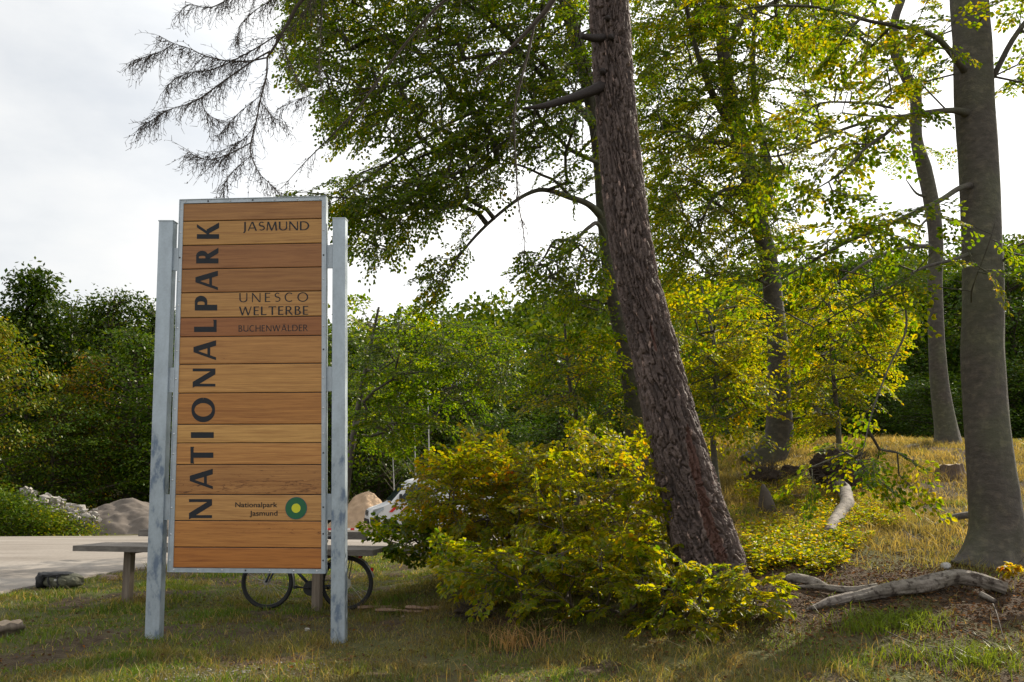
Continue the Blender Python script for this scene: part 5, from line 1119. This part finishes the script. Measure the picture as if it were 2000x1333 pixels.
mb = MB(); V, Q, T = tube_arrays([bp_(.64, .925), bp_(.70, .93), bp_(.80, .92), bp_(.88, .93), bp_(.91, .935)], [.015, .028, .055, .08, .06], 14); V[:, 2] = .925+O_[2]+(V[:, 2]-O_[2]-.925)*.45; mb.add(V, Q, T); mb.build('saddle', M_blk, bike, smooth=True)
def fender(nm, u, a0, a1):
    th = np.radians(np.linspace(a0, a1, 40)); V = []
    for t_ in th:
        for o, r_ in ((-.028, .355), (-.018, .366), (0, .37), (.018, .366), (.028, .355)): V.append(bp_(u+r_*math.cos(t_), .345+r_*math.sin(t_), o))
    Q = [[i*5+j, i*5+j+1, i*5+j+6, i*5+j+5] for i in range(39) for j in range(4)]; return npmesh(nm, V, Q, mat=M_fen, parent=bike, smooth=True)
fender('fender', 0, -8, 130); fender('fender', 1.05, 12, 200)
bt_('rack', M_blk, [[bp_(.76, .745, s_*.05), bp_(1.20, .745, s_*.05)] for s_ in (-1, 1)]+[[bp_(1.12, .745, s_*.05), bp_(1.05, .345, s_*.07)] for s_ in (-1, 1)]+[[bp_(k, .745, -.05), bp_(k, .745, .05)] for k in (.8, .95, 1.1, 1.2)], .006, 6)
mb = MB(); mb.box(bp_(1.225, .695), [.02, .035, .03], np.stack([bxa, bya, [0, 0, 1]], 1), .004); mb.build('rear_light', M_red, bike)
mb = MB(); mb.box(bp_(1.05+.372*math.cos(R(28)), .345+.372*math.sin(R(28))), [.016, .02, .022], np.stack([bxa, bya, [0, 0, 1]], 1), .004); mb.build('reflector', M_red, bike)

# ---------------------------------------------------------------- bag
g = ground_at(118., 1148.); M_ol = simple('olive_canvas', (.10, .10, .068), .85, bump=.5, bscale=30); M_bb = simple('black_nylon', (.02, .02, .022), .7, bump=.3, bscale=30)
bag = empty('pannier_bag', g, 'olive and black double pannier bag lying at the road edge', 'bag')
def blob(nm, c, sz, m_, seed, par, e_=2.6, amp=.12):
    u = np.linspace(0, np.pi, 26); v = np.linspace(0, 2*np.pi, 40, endpoint=False); U, W_ = np.meshgrid(u, v, indexing='ij'); f = lambda w_: np.sign(w_)*np.abs(w_)**(2/e_)
    X, Y, Z = f(np.sin(U))*f(np.cos(W_)), f(np.sin(U))*f(np.sin(W_)), f(np.cos(U)); k = 1+amp*2*(fbm(X*2.2+seed+5, Z*2.4+Y*1.9+seed+5, seed, 4)-.5)+amp*.35*np.sin(X*9+Z*6+seed)
    V = np.stack([X*k*sz[0], Y*k*sz[1], Z*k*sz[2]], -1).reshape(-1, 3)+np.array(c); i = np.arange(25)[:, None]*40; j = np.arange(40)[None]; Q = np.stack([i+j, i+40+j, i+40+(j+1) % 40, i+(j+1) % 40], -1).reshape(-1, 4)
    return npmesh(nm, V, Q, mat=m_, parent=par, smooth=True)
blob('bag_body', g+[.02, 0, .10], [.30, .17, .115], M_ol, 2, bag, amp=.2); blob('side_pocket', g+[.24, -.04, .10], [.09, .12, .08], M_ol, 3, bag); blob('front_pocket', g+[.06, -.13, .09], [.13, .07, .075], M_ol, 6, bag)
blob('bag_flap', g+[-.08, -.01, .20], [.22, .17, .04], M_bb, 4, bag, 3.2, .16); blob('bag_end', g+[-.25, -.04, .12], [.07, .17, .12], M_bb, 5, bag, 3.2, .16); blob('buckle', g+[.02, -.205, .13], [.02, .01, .015], M_fen, 5, bag, 6, 0)
mb = MB()
for o in (-.12, .02): mb.tube(smooth_path([g+[o, -.16, .20], g+[o+.02, -.20, .12], g+[o+.05, -.19, .04], g+[o+.07, -.22, .01]], 6), .012, 6)
mb.build('strap', M_bb, bag, smooth=True)

# ---------------------------------------------------------------- van
M_van = simple('van_white_paint', (.72, .73, .74), .3, var=.03, bscale=3); M_gl = simple('van_glass', (.02, .03, .035), .06, var=.1); M_vr = simple('van_red', (.55, .02, .015), .4, var=.05); M_lamp = simple('headlight_lens', (.28, .31, .33), .1, .3)
vz = float(terrain(np.array(-5.), np.array(40.))); hd = P(716., 1003., 40.)
van = empty('parked_van', (hd[0]+2.8, 40.9, vz), 'white work van with red slanted stripes, half hidden behind the yellow shrub', 'van', rz=R(16))
def vp(name, mb, m_, par=None, smooth=False): return mb.build(name, m_, par or van, smooth=smooth, world=False)
prof = [(-2.86, .45), (-2.92, .70), (-2.90, .98), (-2.78, 1.12), (-2.35, 1.27), (-1.95, 1.42), (-1.30, 2.16), (-1.02, 2.40), (-.70, 2.50), (2.9, 2.52), (3.0, 2.40), (3.05, .5), (2.9, .40), (-2.6, .36)]
def halfw(z, x):
    w_ = .98-max(0, z-1.15)*.085
    if x < -1.9: w_ -= (-1.9-x)**2*.13
    return w_
V = []; 
for sgn in (-1, 1):
    for x, z in prof: V.append((x, sgn*halfw(z, x), z))
n_ = len(prof); bm = bmesh.new(); vv = [bm.verts.new(v) for v in V]
bm.faces.new(vv[:n_]); bm.faces.new(vv[n_:][::-1])
for k in range(n_): bm.faces.new([vv[k], vv[n_+k], vv[n_+(k+1) % n_], vv[(k+1) % n_]][::-1])
bmesh.ops.recalc_face_normals(bm, faces=bm.faces[:]); bmesh.ops.bevel(bm, geom=bm.edges[:], offset=.05, segments=3, affect='EDGES', profile=.6)
me = bpy.data.meshes.new('body'); bmesh.ops.triangulate(bm, faces=bm.faces[:]); bm.to_mesh(me); bm.free()
for p_ in me.polygons: p_.use_smooth = False
link('body', me, van, M_van)
def side_panel(nm, pts, m_, sgn=-1, off=.012):
    a = [(x, sgn*(halfw(z, x)+off), z) for x, z in pts]; b_ = [(x, sgn*(halfw(z, x)-.03), z) for x, z in pts]; k = len(pts); mb = MB(); mb.add(a+b_, [[i, (i+1) % k, k+(i+1) % k, k+i] for i in range(k)], [[0, i, i+1] for i in range(1, k-1)]); return vp(nm, mb, m_)
for sg in (-1, 1):
    side_panel('side_window', [(-1.62, 1.50), (-1.05, 2.18), (-.28, 2.20), (-.28, 1.46)], M_gl, sg)
    side_panel('stripe', [(-2.05, .98), (-1.80, 1.24), (-1.66, 1.24), (-1.66, 1.20), (-1.90, .98)], M_vr, sg); side_panel('stripe', [(-1.55, .98), (-1.28, 1.24), (-.98, 1.24), (-1.25, .98)], M_vr, sg)
    side_panel('headlight', [(-2.80, .88), (-2.74, 1.08), (-2.28, 1.22), (-2.30, 1.08), (-2.62, .86)], M_lamp, sg, .02)
    side_panel('door_seam', [(-.20, .55), (-.20, 2.25), (-.185, 2.25), (-.185, .55)], M_blk, sg, .004)
    side_panel('bumper_side', [(-2.84, .42), (-2.88, .72), (-2.45, .74), (-2.40, .42)], M_blk, sg, .02)
    side_panel('sill_trim', [(-1.4, .50), (-1.4, .60), (1.2, .60), (1.2, .50)], M_blk, sg, .01)
mb = MB(); w1, w2 = .80, .70
mb.add([(-1.93, -w1, 1.46), (-1.93, w1, 1.46), (-1.33, w2, 2.16), (-1.33, -w2, 2.16), (-1.90, -w1, 1.43), (-1.90, w1, 1.43), (-1.27, w2, 2.14), (-1.27, -w2, 2.14)], [[0, 3, 2, 1], [4, 5, 6, 7], [0, 1, 5, 4], [1, 2, 6, 5], [2, 3, 7, 6], [3, 0, 4, 7]]); V_ = mb.V[0]; V_[:4] += [-.03, 0, .03]; vp('windshield', mb, M_gl)
mb = MB(); mb.box((-2.915, 0, .93), (.02, .42, .12), None, .01); gr = vp('grille', mb, M_blk)
mb = MB(); [mb.box((-2.945, 0, .87+k*.06), (.012, .40, .008)) for k in range(3)]; o = mb.build('grille_bar', M_fen, gr, world=False)
mb = MB(); mb.box((-2.93, 0, .55), (.03, .75, .12), None, .02); vp('bumper', mb, M_blk)
for x in (-1.95, 2.0):
    for sg in (-1, 1):
        mb = MB(); V, Q, T = tube_arrays([(x, sg*.78, .35), (x, sg*.80, .35), (x, sg*.98, .35), (x, sg*1.0, .35)], [.32, .35, .35, .32], 32); mb.add(V, Q, T); w_ = vp('wheel', mb, M_rub2, smooth=True)
        mb = MB(); V, Q, T = tube_arrays([(x, sg*.99, .35), (x, sg*1.015, .35)], [.20, .18], 24); mb.add(V, Q, T); mb.build('rim', M_hub, w_, world=False)
for sg in (-1, 1):
    mb = MB(); mb.box((-1.55, sg*1.10, 1.62), (.06, .09, .17), None, .03); mb.tube([(-1.5, sg*.9, 1.50), (-1.54, sg*1.08, 1.55)], .025, 6); vp('mirror', mb, M_blk)
# red and white barrier plank
g = P(676., 1030., 37.); bz = float(terrain(np.array(g[0]), np.array(37.))); bar_ = empty('road_barrier', (g[0], 37., bz), 'low red and white barrier plank seen past the right post', 'barrier')
for k in range(9):
    mb = MB(); mb.box((-.85+k*.16, 0, .26), (.078, .02, .04), None); mb.build('plank', M_vr if k % 2 else M_van, bar_, world=False)
for k in (-.8, .9):
    mb = MB(); mb.box((k, 0, .10), (.05, .14, .10), None); mb.build('foot', M_blk, bar_, world=False)

# ---------------------------------------------------------------- sand piles, rubble, green bank
def pile(name, c, rx_, ry_, h, label, mat_, seed, cat='sand pile', pk=1.3):
    n = 90; g1 = np.linspace(-1.15, 1.15, n); X, Y = np.meshgrid(g1, g1); r_ = np.sqrt(X**2+Y**2); z = h*np.clip(1-r_**pk, -.1, 1)*(1+.25*(fbm(X*2+seed, Y*2+5, seed)-.5)*2)+.12*h*(fbm(X*7+3, Y*7+seed, seed, 3)-.5)+.24*h*(fbm(X*5+9, Y*5+9, 2, 4)-.5)
    ii = np.arange(n-1)[:, None]*n+np.arange(n-1)[None]; V = np.stack([X*rx_+c[0], Y*ry_+c[1], z+c[2]], -1)
    tagp(npmesh(name, V, np.stack([ii, ii+1, ii+n+1, ii+n], -1).reshape(-1, 4), mat=mat_, smooth=True), label, cat)
M_sand1 = simple('grey_sand', (.135, .112, .094), .95, bump=.8, bscale=3, var=.3); M_sand2 = simple('tan_sand', (.40, .28, .18), .95, bump=.6, bscale=3, var=.2)
q = P(255., 1042., 40.); pile('sand_pile', (q[0], 40., terrain(q[0], 40.)-.05), 3.4, 2.4, 1.28, 'brown grey sand pile beyond the road, left of the board', M_sand1, 3, pk=1.9)
q = P(706., 1035., 45.); pile('sand_pile', (q[0], 47., terrain(q[0], 47.)-.05), 2.3, 2.0, 1.85, 'pale tan pointed sand pile behind the nose of the van', M_sand2, 5, pk=1.45)
q = P(775., 1020., 50.); pile('sand_pile', (q[0], 51., terrain(q[0], 51.)-.05), 2.6, 2.0, 1.75, 'lower tan sand pile joining behind the windshield of the van', M_sand2, 8, pk=1.4)
rub = []
for k in range(150):
    t_ = rng.random(); px = 45+145*t_; top_y = 955+(1000-955)*sst(0, 1, t_)+4*rng.normal(); yy = top_y+rng.random()*(8+26*(1-abs(t_-.5)))
    d_ = 38+rng.uniform(-.5, 1.2); p_ = P(px, yy, d_); r_ = rng.uniform(.08, .22)
    bm = bmesh.new(); [bm.verts.new(nrm(rng.normal(0, 1, 3))*r_*rng.uniform(.75, 1.15)*[1.2, .9, .8]+p_) for _ in range(9)]; bmesh.ops.convex_hull(bm, input=bm.verts[:]); bmesh.ops.delete(bm, geom=[v for v in bm.verts if not v.link_faces], context='VERTS'); bm.verts.index_update()
    o = npmesh('rubble_stone', [v.co[:] for v in bm.verts], None, [[v.index for v in f.verts] for f in bm.faces], mat=M_rub); bm.free(); tagp(o, 'pale broken concrete chunk heaped in the rubble pile beyond the road', 'stone', 'rubble chunks heaped on the green bank')
q = P(115., 1045., 39.); pile('earth_mound', (q[0]-.3, 39.6, terrain(q[0], 39.6)-.1), 3.0, 1.4, 1.25, 'earth mound under the rubble pile', M_soil, 11, 'mound', pk=1.6)
def loose(name, label, cat, poly, Y0, Y1, n, palw, ls, par=None, clump=26, cr=.35, flatn=.5):
    c = fill(poly, Y0, Y1, n, .02); C = np.repeat(c, clump, 0)+rng.normal(0, 1, (len(c)*clump, 3))*cr*np.array([1, 1, .6]); gz = terrain(C[:, 0], C[:, 1]); C[:, 2] = np.maximum(C[:, 2], gz+.02)
    D = rng.normal(0, 1, C.shape)*[1, 1, .5]; Nn = np.array([0, -.2, 1.])+rng.normal(0, flatn, C.shape); ln = rng.uniform(*ls, len(C)); return leaves(C, D, Nn, ln, ln*.65, mixpal(len(C), palw, np.repeat(np.arange(len(c)), clump)), 'foliage', M_far, par, False)
for k, (poly, lb, pw_) in enumerate([([(-60, 955), (30, 960), (90, 990), (110, 1050), (-60, 1056)], 'dense green bramble bush at the left edge below the rubble', [('green', .6), ('deep', .3), ('lime', .1)]), ([(80, 1000), (130, 1010), (160, 1025), (200, 1042), (180, 1050), (90, 1052)], 'low green weeds on the bank at the foot of the sand pile', [('green', .5), ('lime', .5)])]):
    cx_ = np.mean([p_[0] for p_ in poly]); b_ = P(cx_, 1048., 37.); e = empty('bramble_bush' if k == 0 else 'weed_patch', (b_[0], 37., terrain(b_[0], 37.)), lb, 'bush' if k == 0 else 'weeds'); loose('f', '', '', poly, 35.8 if k == 0 else 36, 38.2, 330 if k == 0 else 90, pw_, (.08, .16), e)
    A = rng.normal(0, .8 if k == 0 else .25, (40 if k == 0 else 14, 3))*[1, .6, 0]+[b_[0], 37., 0]; A[:, 2] = terrain(A[:, 0], A[:, 1]); V, Q = prisms(A, A+rng.normal(0, .15, A.shape)+[0, 0, .6 if k == 0 else .25], .02, .01, 4); npmesh('stems', V, Q, mat=M_twig, parent=e)

# ---------------------------------------------------------------- background forest
def archetype(seed, H=14., RW=4.3, low=.06, palw=(('deep', .5), ('green', .5)), nclump=230, per=52, ls=(.18, .34), conifer=False):
    r2 = np.random.default_rng(seed); mb = MB(); tr = np.array([(0, 0, -.6), (r2.normal(0, .15), 0, H*.3), (r2.normal(0, .3), 0, H*.65), (0, 0, H*.97)]); mb.tube(smooth_path(tr, 6), np.linspace(.26, .04, 19), 10)
    cen = []
    lobes = [(np.array([r2.normal(0, RW*.38), r2.normal(0, RW*.38), H*r2.uniform(.2, .85)]), RW*r2.uniform(.35, .6)) for _ in range(9)]
    while len(cen) < nclump:
        t_ = r2.uniform(low, 1); prof_ = (1-t_)**.75*1.15 if conifer else (math.sin(math.pi*min(1, t_*.86+.16))**.55 if t_ < .97 else .35)
        a = r2.uniform(0, 2*np.pi); rr = RW*prof_*(r2.random()**.35)*(1+.22*math.sin(a*3+seed)+.15*math.sin(a*5+t_*9)); c = np.array([rr*math.cos(a), rr*math.sin(a), t_*H])
        if not conifer and r2.random() < .45:
            l_ = lobes[r2.integers(9)]; d = nrm(r2.normal(0, 1, 3)); c = l_[0]+d*l_[1]; c[2] = max(c[2], H*low)
            if c[2] > H: continue
        cen.append(c)
    cen = np.array(cen); A = np.stack([cen[:, 0]*.05, cen[:, 1]*.05, np.clip(cen[:, 2]-.35*np.hypot(cen[:, 0], cen[:, 1]), .5, H*.93)], -1); V, Q = prisms(A, cen, .045, .012, 4); mb.add(V, Q)
    tm = mb.build('tmp', M_twig, None, world=False, smooth=True); me1 = tm.data; bpy.data.objects.remove(tm)
    out = nrm(cen*[1, 1, 0]+1e-6); C = np.repeat(cen, per, 0); O2 = np.repeat(out, per, 0); q = r2.normal(0, 1, C.shape)*.62*np.array([1, 1, .38]); q[:, 2] -= .28*np.abs((q*O2).sum(1))+.12*np.hypot(q[:, 0], q[:, 1])
    C = C+q; D = O2*.7+r2.normal(0, .5, C.shape)+[0, 0, -.45]; Nn = np.array([0, 0, 1.])+O2*.5+r2.normal(0, .45, C.shape); ln = r2.uniform(*ls, len(C)); col = mixpal(len(C), palw, np.repeat(np.arange(len(cen)), per))
    o = leaves(C, D, Nn, ln, ln*.55, col, 'tmp', M_far, None, False); me2 = o.data; bpy.data.objects.remove(o)
    for me_ in (me1, me2):
        if 'world' in me_: del me_['world']
    return me1, me2
ARC = {'beech': archetype(1), 'beech2': archetype(2, RW=4.8, palw=(('green', .6), ('deep', .3), ('lime', .1))), 'gold': archetype(3, RW=4.4, palw=(('lime', .45), ('gold', .15), ('green', .4))), 'conifer': archetype(4, RW=3.0, palw=(('deep', .8), ('green', .2)), conifer=True, nclump=260), 'rust': archetype(5, RW=3.8, palw=(('green', .4), ('gold', .4), ('rust', .2)))}
def bgtree(kind, px, Y, ytop, label, tint=(1, 1, 1), wide=1.0, group='trees of the wood behind'):
    b_ = P(float(px), 900., float(Y)); x = b_[0]; z = float(terrain(np.array(x), np.array(float(Y)))); top = P(float(px), float(ytop), float(Y))[2]; sc = (top-z)/14.
    e = empty('forest_tree', (x, Y, z-.1), label, 'tree', group, rz=rng.uniform(0, 6.28)); e.scale = (sc**.6*wide, sc**.6*wide, sc)
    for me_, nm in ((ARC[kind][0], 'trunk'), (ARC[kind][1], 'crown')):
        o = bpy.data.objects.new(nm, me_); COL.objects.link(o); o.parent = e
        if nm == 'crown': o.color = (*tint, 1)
    return e
ORD = ['first', 'second', 'third', 'fourth', 'fifth', 'sixth', 'seventh', 'eighth', 'ninth', 'tenth', 'eleventh', 'twelfth', 'thirteenth', 'fourteenth', 'fifteenth', 'sixteenth']
front = [('beech2', -190, 44, 600, 1), ('gold', -40, 42, 610, .8), ('beech2', 105, 44, 765, .95), ('rust', 168, 47, 690, .75), ('beech', 250, 47, 640, 1), ('beech', 345, 46, 720, 1), ('beech2', 445, 50, 700, 1), ('beech', 545, 54, 700, 1), ('beech2', 650, 56, 690, 1), ('beech', 740, 58, 700, .9)]
FL = ['green', 'yellow leaved', 'bright green drooping', 'small rust tinged', 'dark green', 'dark shaded', 'mid green', 'dark', 'green', 'dark narrow']
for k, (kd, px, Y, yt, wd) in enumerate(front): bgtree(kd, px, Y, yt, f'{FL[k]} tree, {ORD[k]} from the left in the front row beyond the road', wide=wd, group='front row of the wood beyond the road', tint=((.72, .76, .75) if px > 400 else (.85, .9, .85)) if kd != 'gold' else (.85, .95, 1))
back = [('beech', -120, 58, 575), ('conifer', 45, 54, 522), ('beech2', 120, 60, 578), ('beech', 205, 58, 566), ('beech2', 285, 60, 590), ('beech', 370, 62, 600), ('conifer', 460, 62, 640), ('beech2', 560, 66, 640), ('beech', 660, 66, 650), ('beech2', 760, 68, 668), ('beech', 860, 70, 680), ('beech2', 960, 68, 690), ('beech', 1060, 66, 690), ('beech2', 1160, 64, 680), ('beech', 1260, 62, 670)]
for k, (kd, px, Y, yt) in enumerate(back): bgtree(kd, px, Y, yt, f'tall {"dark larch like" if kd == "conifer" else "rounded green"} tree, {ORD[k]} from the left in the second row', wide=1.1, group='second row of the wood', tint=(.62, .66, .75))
right = [('beech', 1330, 52, 640), ('beech2', 1420, 50, 600), ('beech', 1510, 50, 560), ('beech2', 1590, 48, 520), ('beech', 1665, 50, 500), ('beech2', 1745, 48, 540), ('beech', 1830, 50, 545), ('beech', 1915, 48, 515), ('beech2', 1990, 46, 490), ('beech', 2080, 48, 470), ('beech2', 2190, 46, 480)]
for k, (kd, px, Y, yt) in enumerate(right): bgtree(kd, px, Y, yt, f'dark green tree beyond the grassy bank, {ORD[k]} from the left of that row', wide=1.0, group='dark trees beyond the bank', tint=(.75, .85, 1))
low = [('beech', 1350, 40, 760), ('beech2', 1470, 42, 740), ('beech', 1600, 40, 720), ('beech2', 1720, 42, 710), ('beech', 1840, 38, 740), ('beech2', 1960, 42, 700), ('beech', 2080, 40, 700), ('beech2', 980, 48, 800), ('beech', 1090, 46, 790), ('beech', 1210, 46, 780)]
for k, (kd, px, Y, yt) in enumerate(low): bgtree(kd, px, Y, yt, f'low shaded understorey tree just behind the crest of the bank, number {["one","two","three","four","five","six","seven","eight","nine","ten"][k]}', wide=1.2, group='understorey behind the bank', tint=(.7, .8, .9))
# bare pale stems in the clearing
for k, (px, y0, y1, Y, lb) in enumerate([(838, 960, 745, 46, 'slender pale birch stem above the van roof'), (812, 960, 830, 47, 'short pale birch stem left of the taller one'), (1120, 900, 770, 44, 'forked pale birch stem behind the golden shrubs'), (770, 960, 885, 48, 'thin pale stem above the van windshield')]):
    a = P(float(px), float(y0), float(Y)); a[2] = terrain(a[0], a[1])-.1; b_ = P(float(px-3), float(y1), float(Y)); e = empty('birch_stem', a, lb, 'tree'); mb = MB(); mb.tube(smooth_path([a, a*.6+b_*.4+[.06, 0, 0], b_], 8), np.linspace(.055, .02, 17), 8); mb.build('trunk', simple('birch_bark', (.42, .42, .40), .7), e, smooth=True)
    A, B = [], []
    for j in range(9): t_ = rng.uniform(.5, .95); q = a*(1-t_)+b_*t_; A.append(q); B.append(q+nrm(np.array([rng.choice([-1, 1])*.7, rng.normal(0, .3), .9]))*rng.uniform(.5, 1.6))
    V, Q = prisms(A, B, .02, .008, 4); npmesh('twigs', V, Q, mat=M_twig, parent=e)
# far wooded hill
nT = 1700; tx_ = rng.uniform(-150, 170, nT); ty_ = rng.uniform(78, 175, nT); tz_ = terrain(tx_, ty_); hh = rng.uniform(8, 12.5, nT); per = 150
th = rng.uniform(0, 2*np.pi, (nT, per)); u = rng.uniform(-.2, 1, (nT, per)); rr = np.sqrt(1-np.clip(u, 0, 1)**2); rad_ = rng.uniform(2.6, 4.6, nT)[:, None]
o3 = np.stack([rr*np.cos(th)*rad_, rr*np.sin(th)*rad_, u*rad_*1.2], -1); nn3 = np.stack([rr*np.cos(th), rr*np.sin(th), np.clip(u, .1, 1)], -1)
C = (np.stack([tx_, ty_, tz_+hh-3], -1)[:, None]+o3+rng.normal(0, .3, o3.shape)).reshape(-1, 3); Nn = (nn3+rng.normal(0, .4, nn3.shape)).reshape(-1, 3); D = rng.normal(0, 1, C.shape)+[0, 0, -.4]
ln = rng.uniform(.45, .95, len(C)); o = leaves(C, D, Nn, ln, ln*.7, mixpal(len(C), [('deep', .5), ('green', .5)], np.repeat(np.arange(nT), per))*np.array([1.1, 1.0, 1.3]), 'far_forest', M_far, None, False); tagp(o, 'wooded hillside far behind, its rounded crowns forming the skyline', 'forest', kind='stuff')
